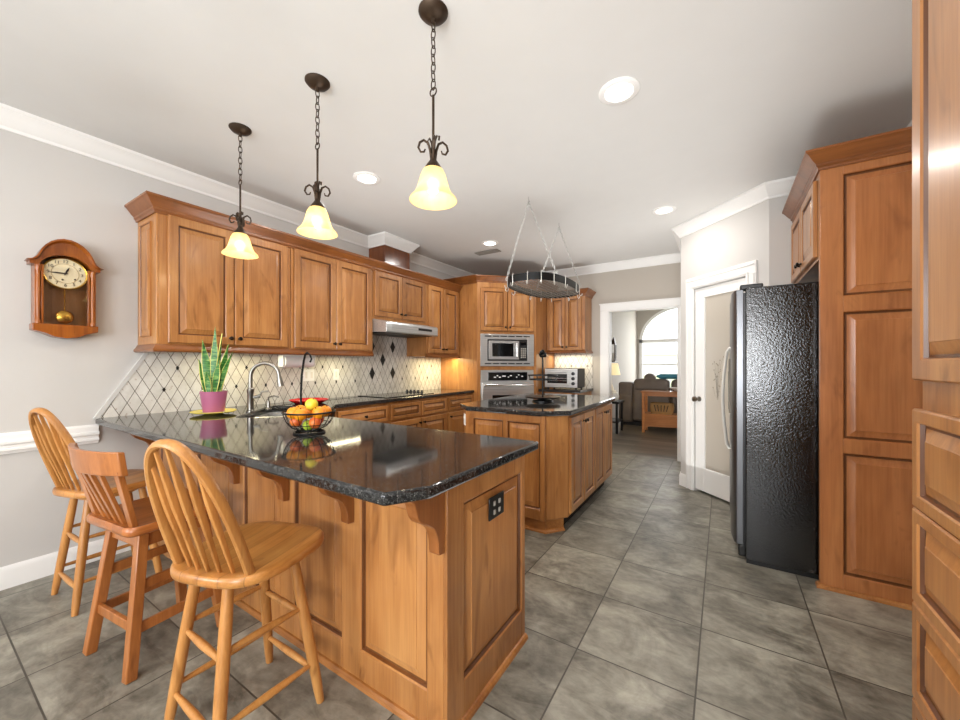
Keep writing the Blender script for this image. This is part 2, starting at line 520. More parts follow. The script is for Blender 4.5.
mb = MB(); xs = [XL, *RW[0], *RW[1], XN]
for i in (0, 2, 4): mb.box(xs[i], YR - .12, 0, xs[i + 1], YR, ZC)
for a, b in RW: mb.box(a, YR - .12, 0, b, YR, .65); mb.box(a, YR - .12, 2.35, b, YR, ZC)
struct(mb.build('wall_rear', 'wall'))
for i, (a, b) in enumerate(RW):
    mb = MB(); z0, z1 = .65, 2.35
    for (q, r_) in ((a, a + .06), (b - .06, b), ((a + b) / 2 - .02, (a + b) / 2 + .02)): mb.box(q, YR - .10, z0, r_, YR - .02, z1)
    for z in (z0, 1.48, z1 - .06): mb.box(a, YR - .095, z, b, YR - .025, z + .06)
    f = struct(mb.build('window_%d' % (i + 2), 'white'))
    MB().box(a + .02, YR - .065, z0 + .02, b - .02, YR - .06, z1 - .02).build('window_glass', 'glass', f)
# pantry closet: short side wall, the 45 degree wall with its door, and the wall behind the refrigerator
C1 = (-.385, 4.64); C2 = (.322, 3.933)
struct(MB().box(C1[0], 4.64, 0, C1[0] + .1, YB, ZC).build('wall_pantry_side', 'wall'))
struct(MB().box(C2[0], C2[1], 0, XR, C2[1] + .1, ZC).build('wall_alcove', 'wall'))
PW = 1.0
pm = MB().box(0, 0, 0, .187, .1, ZC).box(.80, 0, 0, PW, .1, ZC).box(.187, 0, 2.085, .80, .1, ZC)
struct(pm.build('wall_pantry', 'wall', loc=(C1[0], C1[1], 0), rot=(0, 0, R(-45))))
# casing of the pantry door
mb = MB()
for a, b in ((.092, .19), (.797, .895)):
    mb.box(a, -.018, 0, b, 0, 2.09); mb.box(a + .012, -.026, 0, a + .03, -.018, 2.09); mb.box(b - .03, -.026, 0, b - .012, -.018, 2.09)
mb.box(.092, -.018, 2.09, .895, 0, 2.20); mb.box(.104, -.026, 2.165, .883, -.018, 2.183); mb.box(.16, -.026, 2.10, .827, -.018, 2.115)
struct(mb.build('trim_1', 'white', bevel=.003, loc=(C1[0], C1[1], 0), rot=(0, 0, R(-45))))
dr = bpy.data.objects.new('door_1', None); COL.objects.link(dr); dr['kind'] = 'structure'
dr.location = (C1[0], C1[1], 0); dr.rotation_euler = (0, 0, R(-45))
mb = MB(); g0, g1, gz0, gz1 = .30, .69, .25, 1.995
mb.box(.192, .012, .025, g0, .047, 2.08); mb.box(g1, .012, .025, .796, .047, 2.08); mb.box(g0, .012, .025, g1, .047, gz0); mb.box(g0, .012, gz1, g1, .047, 2.08)
mb.build('door_frame', 'white', dr, bevel=.003)
mb = MB()
for x0, z0, x1, z1 in ((g0, gz0, g0 + .012, gz1), (g1 - .012, gz0, g1, gz1), (g0, gz0, g1, gz0 + .012), (g0, gz1 - .012, g1, gz1)): mb.box(x0, .008, z0, x1, .03, z1)
mb.build('glass_bead', 'white', dr, bevel=.002)
gp = MB().box(g0 + .005, .024, gz0 + .005, g1 - .005, .03, gz1 - .005).build('glass_pane', 'frost', dr)
mb = MB(); rg = random.Random(3)
for k in range(26):
    a = rg.uniform(-1, 1); x = .455 + a * .06 + rg.uniform(-.03, .03); z = 1.17 + rg.uniform(-.16, .16) + .06 * abs(a)
    mb.lathe([(.007, -.0012), (.007, 0)], 6, (x, .0235, z), axis='y')
    if k % 2: mb.tube([(x, .0235, z), (.455 + (x - .455) * .5, .0235, z - .08), (.455, .0235, .98)], .0012, 4)
mb.build('etched_flowers', 'etch', gp)
MB().lathe([(.026, 0), (.026, -.006), (.010, -.01), (.010, -.035), (.022, -.042), (.029, -.055), (.026, -.068), (.012, -.074)], 20, (.246, .012, .953), 'y').build('door_knob', 'nickel', dr)

# crown, chair rail, baseboard
crown = [(0, ZC - .115), (.012, ZC - .115), (.016, ZC - .098), (.03, ZC - .085), (.055, ZC - .05), (.072, ZC - .03), (.085, ZC - .02), (.085, ZC), (0, ZC)]
box_y0, box_y1, box_x = 3.07, 3.48, -3.26
path = [(XN, YR), (XN, YN), (XR, YN), (XR, C2[1]), (C2[0], C2[1]), C1, (C1[0], YB), (XL, YB), (XL, box_y1), (box_x, box_y1), (box_x, box_y0), (XL, box_y0), (XL, YR)]
struct(MB().sweep(path, crown, closed=True).build('trim_2', 'white', ang=25))
rail = [(0, .785), (.012, .785), (.014, .80), (.03, .805), (.03, .815), (.02, .82), (.02, .835), (.036, .845), (.036, .858), (.022, .865), (.022, .895), (.012, .908), (0, .908)]
struct(MB().sweep([(XL, .76), (XL, YR)], rail).build('trim_3', 'white', ang=25))
base = [(0, 0), (.016, 0), (.016, .10), (.012, .118), (.006, .13), (0, .13)]
struct(MB().sweep([(XL, 1.02), (XL, YR)], base).build('baseboard_left', 'white', ang=25))
struct(MB().sweep([(XN, YR), (XN, YN), (XR, YN)], base).build('baseboard_right', 'white', ang=25))
struct(MB().sweep([(C1[0] + .064, C1[1] - .064), C1, (C1[0], YB - .13)], base).build('baseboard_pantry', 'white', ang=25))
# doorway casing
mb = MB()
for y0, y1, s_ in ((YB - .02, YB, 1), (YB + .12, YB + .14, 1)):
    mb.box(OX0 - .12, y0, 0, OX0, y1, OZ); mb.box(OX1, y0, 0, OX1 + .115, y1, OZ); mb.box(OX0 - .12, y0, OZ, OX1 + .115, y1, OZ + .105)
mb.box(OX0 - .13, YB - .03, OZ + .09, OX1 + .118, YB - .015, OZ + .11)
mb.box(OX0, YB - .012, 0, OX0 + .014, YB + .132, OZ); mb.box(OX1 - .014, YB - .012, 0, OX1, YB + .132, OZ); mb.box(OX0, YB - .012, OZ - .014, OX1, YB + .132, OZ)
struct(mb.build('trim_4', 'white', bevel=.004))

# ------------------------------------------------------------------ living room beyond the doorway
LX, LY, LZ = -2.15, 12.0, 3.1
struct(MB().box(LX - .1, YB + .12, 0, LX, LY, LZ).build('wall_den_left', 'wall2'))
struct(MB().box(3.0, YB + .12, 0, 3.1, LY, LZ).build('wall_den_right', 'wall2'))
struct(MB().box(LX - .1, YB + .12, LZ, 3.1, LY + .1, LZ + .1).build('ceiling', 'ceil'))
struct(MB().box(LX, YB + .05, ZC, 3.1, YB + .12, LZ).build('wall_den_near', 'wall2'))
WX0, WX1, WSP, WZ0 = -2.08, 0.15, 1.98, .55
wr = (WX1 - WX0) / 2; wcx = (WX0 + WX1) / 2
mb = MB().box(LX, LY, 0, WX0, LY + .1, LZ).box(WX1, LY, 0, 3.0, LY + .1, LZ).box(WX0, LY, 0, WX1, LY + .1, WZ0)
a1 = arc(wcx, WSP, wr, 180, 0, 24, .98)
for (xa, za), (xb, zb) in zip(a1, a1[1:]):
    mb.add([(xa, LY, za), (xb, LY, zb), (xb, LY, LZ), (xa, LY, LZ), (xa, LY + .1, za), (xb, LY + .1, zb), (xb, LY + .1, LZ), (xa, LY + .1, LZ)], [(0, 1, 2, 3), (7, 6, 5, 4), (0, 4, 5, 1)])
struct(mb.build('wall_den_far', 'wall2'))
mb = MB()
mb.loft([[(x, LY - .03, z), (wcx + (x - wcx) * .93, LY - .03, WSP + (z - WSP) * .93), (wcx + (x - wcx) * .93, LY + .08, WSP + (z - WSP) * .93), (x, LY + .08, z)] for x, z in a1])
mb.box(WX0, LY - .03, WZ0, WX0 + .075, LY + .08, WSP); mb.box(WX1 - .075, LY - .03, WZ0, WX1, LY + .08, WSP)
mb.box(WX0, LY - .03, WSP - .05, WX1, LY + .06, WSP + .05); mb.box(WX0 - .05, LY - .07, WZ0 - .04, WX1 + .05, LY + .05, WZ0 + .03)
mb.box(wcx - .04, LY - .01, WZ0, wcx + .04, LY + .05, WSP); mb.box(WX0, LY + .01, 1.27, WX1, LY + .05, 1.31)
wf = struct(mb.build('window_1', 'white', ang=25))
mb = MB().box(WX0 + .03, LY + .03, WZ0, WX1 - .03, LY + .035, WSP)
mb.prism([(wcx + (x - wcx) * .96, WSP + (z - WSP) * .96) for x, z in a1], LY + .03, LY + .035, 'y')
mb.build('window_glass', 'glass', wf)
# outside
struct(MB().box(-40, 12.6, -.5, 40, 70, -.3).build('ground', 'lawn'))
h = thing('neighbour_house', 'pale house with grey roof seen through the arched window', 'house', (-12, 58, -.3))
MB().box(-6, 0, 0, 7, 8, 3.0).build('wall', 'siding', h)
MB().prism([(-6.6, 2.9), (7.6, 2.9), (4.0, 5.0), (-3.0, 5.0)], -.5, 8.5, 'y').build('roof', 'roof', h)

# ------------------------------------------------------------------ cabinet kit


def rect(x0, z0, x1, z1, y): return [(x0, y, z0), (x1, y, z0), (x1, y, z1), (x0, y, z1)]


def panel_rings(w_, h_, rings):
    return [rect(i, i, w_ - i, h_ - i, y) for i, y in rings]


def front(name, w_, h_, parent, loc, fr=.055, knob=None, mats=('wood', 'glaze'), t=.02):
    """a raised-panel door or drawer front, its lower left corner at loc"""
    rg_ = [(0, t), (0, .005), (.005, 0), (fr, 0), (fr + .004, .005), (fr + .007, .014), (fr + .014, .014), (fr + .044, .003), (fr + .046, .001)]
    mi = [0, 0, 0, 0, 1, 1, 0, 0, 0]
    o = MB().loft(panel_rings(w_, h_, rg_), mi=mi).build(name, list(mats), parent, loc=loc, ang=20)
    if knob:
        MB().lathe([(.009, 0), (.009, -.004), (.006, -.008), (.006, -.014), (.014, -.020), (.015, -.026), (.010, -.031), (.003, -.032)], 14, (knob[0], 0, knob[1]), 'y').build('knob', 'knob', o)
    return o


def raised(parent, x0, z0, x1, z1, y=0.0, mats=('wood', 'glaze'), name='raised_panel'):
    """a raised panel standing in a face frame whose front is at y; bottom of the recess y+.014"""
    w_, h_ = x1 - x0, z1 - z0
    rg_ = [(0, .018), (0, 0), (.004, .005), (.009, .015), (.017, .015), (.052, .004), (.054, .001)]
    return MB().loft(panel_rings(w_, h_, rg_), mi=[0, 0, 1, 1, 0, 0, 0]).build(name, list(mats), parent, loc=(x0, y, z0), ang=20)


def frame_mb(w_, z0, z1, holes, y0=0.0, y1=.016, mb=None):
    """face frame over 0..w_, z0..z1 leaving rectangular holes (x0,z0,x1,z1) that stand in columns"""
    mb = mb or MB()
    cols = sorted({(a, c) for a, b, c, d in holes}); x = 0
    for a, c in cols:
        mb.box(x, y0, z0, a, y1, z1); x = c
        hs = sorted((b, d) for aa, b, cc, d in holes if aa == a); z = z0
        for b, d in hs: mb.box(a, y0, z, c, y1, b); z = d
        mb.box(a, y0, z, c, y1, z1)
    mb.box(x, y0, z0, w_, y1, z1)
    return mb


def cabinet(name, label, loc, rz, w_, d, z0, z1, doors=(), drawers=(), toe=0.0, mats='wood', dm=('wood', 'glaze'), group=None, cat='cabinet', kz=None, fr=.055):
    c = thing(name, label, cat, loc, rz, group)
    mb = MB().box(0, 0, z0 + toe, w_, d, z1)
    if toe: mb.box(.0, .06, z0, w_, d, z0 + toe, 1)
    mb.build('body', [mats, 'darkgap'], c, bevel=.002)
    for x, z, ww, hh, side in doors:
        k = None
        if side: k = ((ww - .028) if side[0] == 'r' else .028, .05 if side[1] == 'b' else hh - .05)
        front('door', ww, hh, c, (x, -.021, z), fr, k, dm)
    for x, z, ww, hh, kn in drawers:
        front('drawer', ww, hh, c, (x, -.021, z), min(fr * .62, hh * .25), (ww / 2, hh / 2) if kn else None, dm)
    return c


XF = -3.182   # front of the left upper cabinets
G = 'upper cabinets along the long wall'
u1 = cabinet('wall_cabinet', 'two door upper cabinet at the near end above the plant and faucet', (XF, .98, 0), 90, .915, XF - XL, 1.41, 2.36,
             [(.045, 1.455, .41, .87, 'rb'), (.462, 1.455, .42, .87, 'lb')], group=G)
# pilaster end panel facing the room
pe = MB().box(XL, .965, 1.445, XF, .98, 2.36).build('end_panel', 'wood', bevel=.003)
pe.parent = u1; pe.matrix_parent_inverse = (Matrix.Translation((XF, .98, 0)) @ Matrix.Rotation(R(90), 4, 'Z')).inverted()
ip = raised(u1, 0, 0, .2, .78); ip.location = (0, 0, 0)
ip.parent = u1; ip.matrix_parent_inverse = pe.matrix_parent_inverse.copy(); ip.location = (XL + .065, .955, 1.50)
cabinet('wall_cabinet', 'two door upper cabinet left of the hood above the paper towels', (XF, 1.90, 0), 90, .92, XF - XL, 1.41, 2.36,
        [(.025, 1.455, .425, .87, 'rb'), (.455, 1.455, .435, .87, 'lb')], group=G)
cabinet('wall_cabinet', 'short two door upper cabinet directly above the range hood', (XF, 2.825, 0), 90, .87, XF - XL, 1.80, 2.36,
        [(.02, 1.835, .405, .49, 'rb'), (.432, 1.835, .405, .49, 'lb')], group=G, fr=.05)
cabinet('wall_cabinet', 'narrow two door upper cabinet between hood and oven tower', (XF, 3.70, 0), 90, .705, XF - XL, 1.41, 2.36,
        [(.03, 1.455, .305, .87, 'rb'), (.345, 1.455, .32, .87, 'lb')], group=G, fr=.05)
cor = [(o * .88, 2.32 + (z - 2.325) * .86) for o, z in [(0, 2.325), (.010, 2.325), (.012, 2.34), (.022, 2.35), (.022, 2.365), (.034, 2.375), (.058, 2.41), (.07, 2.425), (.078, 2.43), (.078, 2.445), (0, 2.445)]]
tag(MB().sweep([(XF, 4.405), (XF, .962), (XL, .962)], cor).build('cabinet_cornice', 'mould', ang=22), 'long stepped wooden cornice topping the upper cabinets on the long wall', 'cornice')
lr = [(-.02, 1.392), (.012, 1.392), (.02, 1.40), (.02, 1.412), (.008, 1.428), (0, 1.445), (-.02, 1.445)]
mb = MB().sweep([(XF, 2.82), (XF, .962), (XL, .962)], lr); mb.sweep([(XF, 4.405), (XF, 3.70)], lr)
lrail = tag(mb.build('light_rail', 'mould', ang=22), 'thin moulded wooden rail along the bottom of the long wall upper cabinets', 'moulding')
# duct cover
t = thing('duct_cover', 'dark glossy wooden duct box between cornice and ceiling crown', 'duct cover', (0, 0, 0))
MB().box(XL, box_y0, 2.445, box_x, box_y1, 2.70).build('panel', 'duct', t, bevel=.003)

# range hood
t = thing('range_hood', 'stainless steel under cabinet range hood above the cooktop', 'range hood', (XF, 2.83, 0), 90)
hw = .855
pr = [(.30, 1.675), (-.19, 1.65), (-.20, 1.66), (-.20, 1.745), (-.185, 1.765), (0, 1.80), (.34, 1.80), (.34, 1.675)]
MB().prism(pr, 0, hw, 'x').build('canopy', 'steel', t, bevel=.004)
MB().box(.08, -.204, 1.68, hw - .18, -.2, 1.735).build('front_panel', 'steel', t, bevel=.001)
MB().box(hw - .36, -.2075, 1.70, hw - .12, -.2, 1.727).build('control_strip', 'black', t, bevel=.001)
MB().box(.06, -.16, 1.648, hw * .5 - .02, .26, 1.662).box(hw * .5 + .02, -.16, 1.648, hw - .06, .26, 1.662).build('filter', 'blackmetal', t)

# oven tower in the corner
TP = (-2.881, 4.42); TW = .868
tw = thing('oven_tower', 'tall corner wood cabinet holding microwave and oven at a diagonal', 'cabinet', (TP[0], TP[1], 0), 45)
inv = (Matrix.Translation((TP[0], TP[1], 0)) @ Matrix.Rotation(R(45), 4, 'Z')).inverted()


def wl(mb, name, mats, parent, iv, **kw):
    """build a mesh given in world coordinates under a rotated parent"""
    return mb.tf(iv).build(name, mats, parent, **kw)


e2 = (TP[0] + TW / 2 ** .5, TP[1] + TW / 2 ** .5)
wl(MB().prism([TP, e2, (e2[0], YB), (XL, YB), (XL, TP[1])], .1, 2.45), 'body', 'wood', tw, inv, bevel=.002)
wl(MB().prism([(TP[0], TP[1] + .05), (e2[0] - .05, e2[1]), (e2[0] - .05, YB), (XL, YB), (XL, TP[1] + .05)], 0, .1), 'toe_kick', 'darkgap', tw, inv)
wl(MB().sweep([(e2[0], YB), e2, TP, (XL, TP[1])], [(o, z + .115) for o, z in cor]), 'cornice', 'mould', tw, inv, ang=22)
frame_mb(TW, .1, 2.45, [(.045, .12, TW - .045, .42), (.045, .47, TW - .045, 1.23), (.045, 1.275, TW - .045, 1.735), (.045, 1.76, TW - .045, 2.38)], -.012, 0).build('face_frame', 'wood', tw, bevel=.002)
front('door', .385, .60, tw, (.043, -.033, 1.775), .05, (.357, .05)); front('door', .385, .60, tw, (.437, -.033, 1.775), .05, (.028, .05))
front('drawer', TW - .086, .28, tw, (.043, -.033, .13), .045, (.39, .14))
# microwave
def at(root_w, s_, y, z):   # a point of the tower front in world coordinates
    return Vector((TP[0], TP[1], 0)) + Vector((2 ** -.5 * (s_ - y), 2 ** -.5 * (s_ + y), z))


p = at(0, .043, -.034, 1.28)
mw = thing('microwave', 'stainless trimmed built in microwave above the wall oven', 'microwave', p, 45)
W_ = .782; H_ = .45
frame_mb(W_, 0, H_, [(.10, .075, W_ - .10, .375)], 0, .02).build('trim_kit', 'steel', mw, bevel=.003)
for z in (.028, .412):
    for k in range(6): MB().box(.06 + k * .113, -.003, z, .06 + k * .113 + .095, .004, z + .014).build('vent_slot', 'blackmetal', mw)
MB().box(.10, .004, .075, W_ - .10, .035, .375).build('case', 'black', mw)
dd = frame_mb(.44, 0, .26, [(.05, .04, .36, .225)], 0, .02).build('door', 'steel', mw, bevel=.002, loc=(.115, -.014, .095))
MB().box(.05, .004, .04, .36, .012, .225).build('window', 'blackglass', dd)
MB().tube([(.40, 0, .03), (.40, -.025, .04), (.40, -.03, .13), (.40, -.025, .22), (.40, 0, .23)], .011, 8).build('handle', 'steel', dd)
cp = MB().box(.565, -.012, .095, .672, .01, .355).build('control_panel', 'black', mw, bevel=.002)
mb = MB()
for i in range(3):
    for j in range(5): mb.box(.582 + i * .027, -.014, .115 + j * .03, .602 + i * .027, -.011, .135 + j * .03)
mb.build('keypad', 'grey', cp)
MB().box(.58, -.014, .30, .658, -.011, .335).build('display', 'blackglass', cp)
# wall oven
p = at(0, .05, -.034, .48)
ov = thing('wall_oven', 'stainless wall oven with black control panel under the microwave', 'oven', p, 45)
W_ = .768
MB().box(0, 0, 0, W_, .03, .745).build('frame', 'steel', ov, bevel=.003)
cpo = MB().box(.10, -.018, .60, W_ - .10, .005, .715).build('control_panel', 'blackglass', ov, bevel=.003)
mb = MB()
for x, z, a in ((.18, .64, .03), (.22, .66, .02), (.25, .64, .03), (.30, .655, .05), (.38, .64, .02), (.41, .66, .03), (.5, .64, .02), (.53, .67, .02), (.58, .65, .025)): mb.box(x, -.0195, z, x + a, -.017, z + .012)
mb.build('marking', 'plastic_white', cpo)
od = MB().prism([(0, .03), (-.035, .03), (-.045, .30), (-.06, .48), (-.055, .57), (0, .57)], .015, W_ - .015, 'x').build('door', 'steel', ov, bevel=.003)
MB().box(.15, -.056, .20, W_ - .15, -.03, .40).build('window', 'blackglass', od, bevel=.002)
MB().tube([(.04, -.05, .535), (.04, -.10, .54), (W_ - .04, -.10, .54), (W_ - .04, -.05, .535)], .014, 10).build('handle', 'chrome', od)

# back wall cabinet with base cabinet
bx0, bx1 = -2.262, -1.675
bc = cabinet('wall_cabinet', 'two door upper cabinet on the short wall above the toaster oven', (bx0, 5.42, 0), 0, bx1 - bx0, YB - 5.42, 1.48, 2.36,
             [(.055, 1.51, .235, .80, 'rb'), (.298, 1.51, .24, .80, 'lb')], group='upper cabinets on the short wall', fr=.045)
iv = Matrix.Translation((bx0, 5.42, 0)).inverted()
wl(MB().sweep([(bx1, YB), (bx1, 5.42), (bx0, 5.42)], [(o, z - .03) for o, z in cor]), 'cornice', 'mould', bc, iv, ang=22)
wl(MB().sweep([(bx1, YB), (bx1, 5.42), (bx0, 5.42)], [(o, z + .075) for o, z in lr]), 'light_rail', 'mould', bc, iv, ang=22)
cabinet('base_cabinet', 'base cabinet under the toaster oven beside the doorway', (bx0, 5.14, 0), 0, bx1 - bx0, YB - 5.145, 0, .9075,
        [(.02, .12, .27, .56, 'rt'), (.297, .12, .27, .56, 'lt')], [(.02, .70, .547, .17, True)], toe=.1)
tag(MB().box(bx0, 5.10, .908, bx1 + .03, YB, .947).build('countertop', 'granite', bevel=.008), 'short black granite counter under the toaster oven', 'countertop')
struct(MB().box(bx0, YB - .01, .947, -1.66, YB, 1.49).build('trim_5', 'splash_x'))
mb = MB()
for i, (x, z) in enumerate(((-1.73, 1.28), (-1.98, 1.28), (-1.81, 1.118))):
    d_ = .016; mb.prism([(x - d_ * .6, z), (x, z - d_), (x + d_ * .6, z), (x, z + d_)], YB - .0125, YB - .009, 'y')
struct(mb.build('trim_6', 'black'))

# toaster oven
t = thing('toaster_oven', 'silver toaster oven with three black knobs on the short counter', 'toaster oven', (-2.22, 5.24, .947))
MB().box(0, 0, .02, .50, .33, .30).build('case', ['blackmetal'], t, bevel=.012)
MB().box(.005, -.008, .025, .495, .004, .295).build('front_plate', 'steel', t, bevel=.004)
MB().box(.025, -.018, .055, .375, -.006, .265).build('door', 'steel', t, bevel=.004)
MB().box(.05, -.021, .085, .35, -.014, .22).build('door_glass', 'blackglass', t)
mb = MB()
for z in (.12, .155): mb.box(.05, -.0225, z, .35, -.0205, z + .006)
mb.build('rack', 'chrome', t)
MB().tube([(.05, -.018, .245), (.05, -.045, .247), (.35, -.045, .247), (.35, -.018, .245)], .007, 8).build('handle', 'steel', t)
for z in (.085, .155, .225): MB().lathe([(.026, 0), (.024, -.016), (.008, -.02)], 16, (.435, -.008, z), 'y').build('knob', 'black', t)
for x in (.04, .46):
    for y in (.04, .28): MB().lathe([(.014, 0), (.014, .02)], 10, (x, y, 0)).build('foot', 'black', t)

# ------------------------------------------------------------------ long wall: backsplash, base cabinets, counter
poly = [(.765, .947), (4.42, .947), (4.42, 1.45), (3.70, 1.45), (3.70, 1.70), (2.82, 1.70), (2.82, 1.45), (1.062, 1.45)]
struct(MB().prism(poly, XL, XL + .01, 'x').build('trim_7', 'splash_y'))
struct(MB().prism([(.735, .947), (.765, .947), (1.062, 1.45), (1.035, 1.45)], XL, XL + .014, 'x').build('trim_8', 'wall'))
mb = MB()
def dia(y, z, hy, hz): mb.prism([(y - hy, z), (y, z - hz), (y + hy, z), (y, z + hz)], XL + .0095, XL + .0125, 'x')
for k in range(13):
    y = 1.197 + .25 * k
    if not 2.85 < y < 3.6 and y < 4.4: dia(y, 1.28, .0115, .018)
    y = 1.197 - .0833 + .25 * k
    if not 2.9 < y < 3.6 and y < 4.4: dia(y, 1.118, .0115, .018)
for k, z in ((27, 1.523), (27, 1.199), (25, 1.361), (23, 1.523), (23, 1.199)): dia(1.197 + .0833 * k, z, .0385, .075)
struct(mb.build('trim_9', 'black'))

G2 = 'base cabinets along the long wall'
cabinet('base_cabinet', 'base cabinet with one drawer beside the sink corner', (-2.95, 2.18, 0), 90, .65, .57, 0, .9075,
        [(.02, .12, .61, .57, 'rt')], [(.015, .715, .62, .165, True)], toe=.1, group=G2)
cabinet('base_cabinet', 'wide base cabinet with two drawers under the cooktop', (-2.95, 2.832, 0), 90, .985, .57, 0, .9075,
        [(.015, .12, .47, .57, 'rt'), (.5, .12, .47, .57, 'lt')], [(.015, .715, .47, .165, False), (.5, .715, .47, .165, False)], toe=.1, group=G2)
cabinet('base_cabinet', 'base cabinet with one drawer beside the oven tower', (-2.95, 3.82, 0), 90, .598, .57, 0, .9075,
        [(.025, .12, .555, .57, 'lt')], [(.025, .715, .555, .165, False)], toe=.1, group=G2)
sk = thing('sink_cabinet', 'diagonal base cabinet beneath the corner sink', 'cabinet', (-2.42, 1.67, 0), 135)
iv = (Matrix.Translation((-2.42, 1.67, 0)) @ Matrix.Rotation(R(135), 4, 'Z')).inverted()
wl(MB().prism([(-2.42, 1.655), (-2.94, 2.175), (-3.5, 2.175), (-3.5, 1.655)], .02, .69), 'body', 'wood', sk, iv)
front('door', .34, .56, sk, (.02, -.021, .12), .05, (.31, .5)); front('door', .34, .56, sk, (.37, -.021, .12), .05, (.03, .5))

# L-shaped worktop with the sink cut out of it


def slab(outline, hole, z0, z1, name, mat_, bevel):
    bm = bmesh.new()
    def ring(pts):
        vs = [bm.verts.new((x, y, z1)) for x, y in pts]
        return [bm.edges.new((vs[i], vs[(i + 1) % len(vs)])) for i in range(len(vs))]
    es = ring(outline)
    if hole: es += ring(hole)
    r_ = bmesh.ops.triangle_fill(bm, edges=es, use_beauty=True)
    fs = [f for f in r_['geom'] if isinstance(f, bmesh.types.BMFace)]
    bmesh.ops.recalc_face_normals(bm, faces=fs)
    ex = bmesh.ops.extrude_face_region(bm, geom=fs)
    vs = [v for v in ex['geom'] if isinstance(v, bmesh.types.BMVert)]
    for v in vs: v.co.z = z0
    bmesh.ops.recalc_face_normals(bm, faces=bm.faces)
    me = bpy.data.meshes.new(name); bm.to_mesh(me); bm.free(); me.materials.append(M[mat_])
    me.shade_smooth(); me.set_sharp_from_angle(angle=R(30))
    o = bpy.data.objects.new(name, me); COL.objects.link(o)
    b = o.modifiers.new('edge', 'BEVEL'); b.width = bevel; b.segments = 3; b.limit_method = 'ANGLE'; b.angle_limit = R(50)
    return o


def rnd_poly(pts, r, n=5):
    out = []
    for i, p in enumerate(pts):
        p = Vector(p); a = Vector(pts[i - 1]); b = Vector(pts[(i + 1) % len(pts)])
        u = (a - p).normalized(); v = (b - p).normalized()
        for k in range(n + 1):
            s_ = k / n; q = p + u * r * (1 - s_) ** 2 + v * r * s_ ** 2
            out.append((q.x, q.y))
    return out


sc_ = Vector((-2.88, 1.65)); du = Vector((1, -1)).normalized(); dv = Vector((1, 1)).normalized()
hole = [tuple(sc_ + du * a + dv * b) for a, b in ((.36, .20), (.36, -.20), (-.36, -.20), (-.36, .20))]
hole = rnd_poly(hole, .06)
outl = [(XL, .77), (XL + .03, .742), (-.80, .748), (-.728, .868), (-.728, 1.653), (-2.40, 1.653), (-2.92, 2.17), (-2.92, 4.42), (XL, 4.42)]
tag(slab(outl, hole, .908, .947, 'countertop', 'granite', .010), 'long L shaped black granite counter running from breakfast bar to cooktop wall', 'countertop')
# sink
t = thing('kitchen_sink', 'stainless undermount double sink in the counter corner', 'sink', (sc_.x, sc_.y, .906), -45)
mb = MB()
for a, b in ((-.38, -.012), (.012, .38)):
    o_ = rnd_poly([(a, -.22), (b, -.22), (b, .22), (a, .22)], .05); i_ = [(a + (x - a) * .9 + (b - a) * .05, y * .9) for x, y in o_]
    mb.loft([[(x, y, 0) for x, y in o_], [(x, y, -.01) for x, y in i_], [(x, y, -.18) for x, y in i_], [((a + b) / 2 + (x - (a + b) / 2) * .2, y * .2, -.19) for x, y in i_]], False, True)
mb.build('basin', 'steel', t)
for a in (-.196, .196): MB().lathe([(.04, -.19), (.04, -.183), (.03, -.186)], 16, (a, 0, 0)).build('drain', 'chrome', t)
# faucet
fp = Vector((-3.035, 1.492))
t = thing('kitchen_faucet', 'tall brushed nickel gooseneck faucet behind the sink', 'faucet', (fp.x, fp.y, .947), 45)
MB().lathe([(.030, 0), (.030, .008), (.024, .015), (.022, .14), (.026, .15), (.026, .17), (.018, .18)], 18).build('base', 'nickel', t)
pth = [(0, 0, .17), (0, 0, .27)] + [(.1 - .1 * math.cos(R(a)), 0, .27 + .1 * math.sin(R(a))) for a in range(0, 171, 14)] + [(.203, 0, .25)]
MB().tube(pth, [.014] * len(pth), 12).build('spout', 'nickel', t)
MB().tube([(.201, 0, .268), (.206, 0, .235), (.214, 0, .19)], [.016, .021, .025], 14).build('spray_head', 'nickel', t)
MB().tube([(.0, 0, .105), (.05, .01, .115), (.062, .012, .118)], [.012, .012, .017], 10).tube([(.06, .012, .12), (.075, .015, .15), (.12, .02, .152)], .0075, 8).build('lever', 'nickel', t)
# soap dispenser beside it
t = thing('soap_dispenser', 'small nickel soap pump beside the gooseneck faucet', 'soap dispenser', (-3.02, 1.62, .947), 45)
MB().lathe([(.022, 0), (.022, .012), (.014, .02), (.012, .07)], 14).build('base', 'nickel', t)
MB().tube([(0, 0, .06), (0, 0, .10), (.04, 0, .112), (.075, 0, .10)], .007, 8).build('nozzle', 'nickel', t)

# cooktop
t = thing('cooktop', 'black glass electric cooktop set into the counter under the hood', 'cooktop', (-3.24, 3.25, .947))
MB().box(-.235, -.39, 0, .235, .39, .007).build('glass_top', 'blackglass', t, bevel=.003)
mb = MB()
for x, y, r_ in ((-.11, -.2, .10), (.11, -.2, .08), (-.11, .1, .08), (.11, .1, .10)):
    mb.lathe([(r_ - .004, .0065), (r_ - .004, .0078), (r_, .0078), (r_, .0065)], 32, (x, y, 0), cap=False)
mb.build('burner_ring', 'grey', t)
for k in range(5): MB().lathe([(.021, .007), (.021, .016), (.015, .02), (.013, .036), (.004, .038)], 14, (-.16 + k * .062, .33, 0)).build('knob', 'black', t)

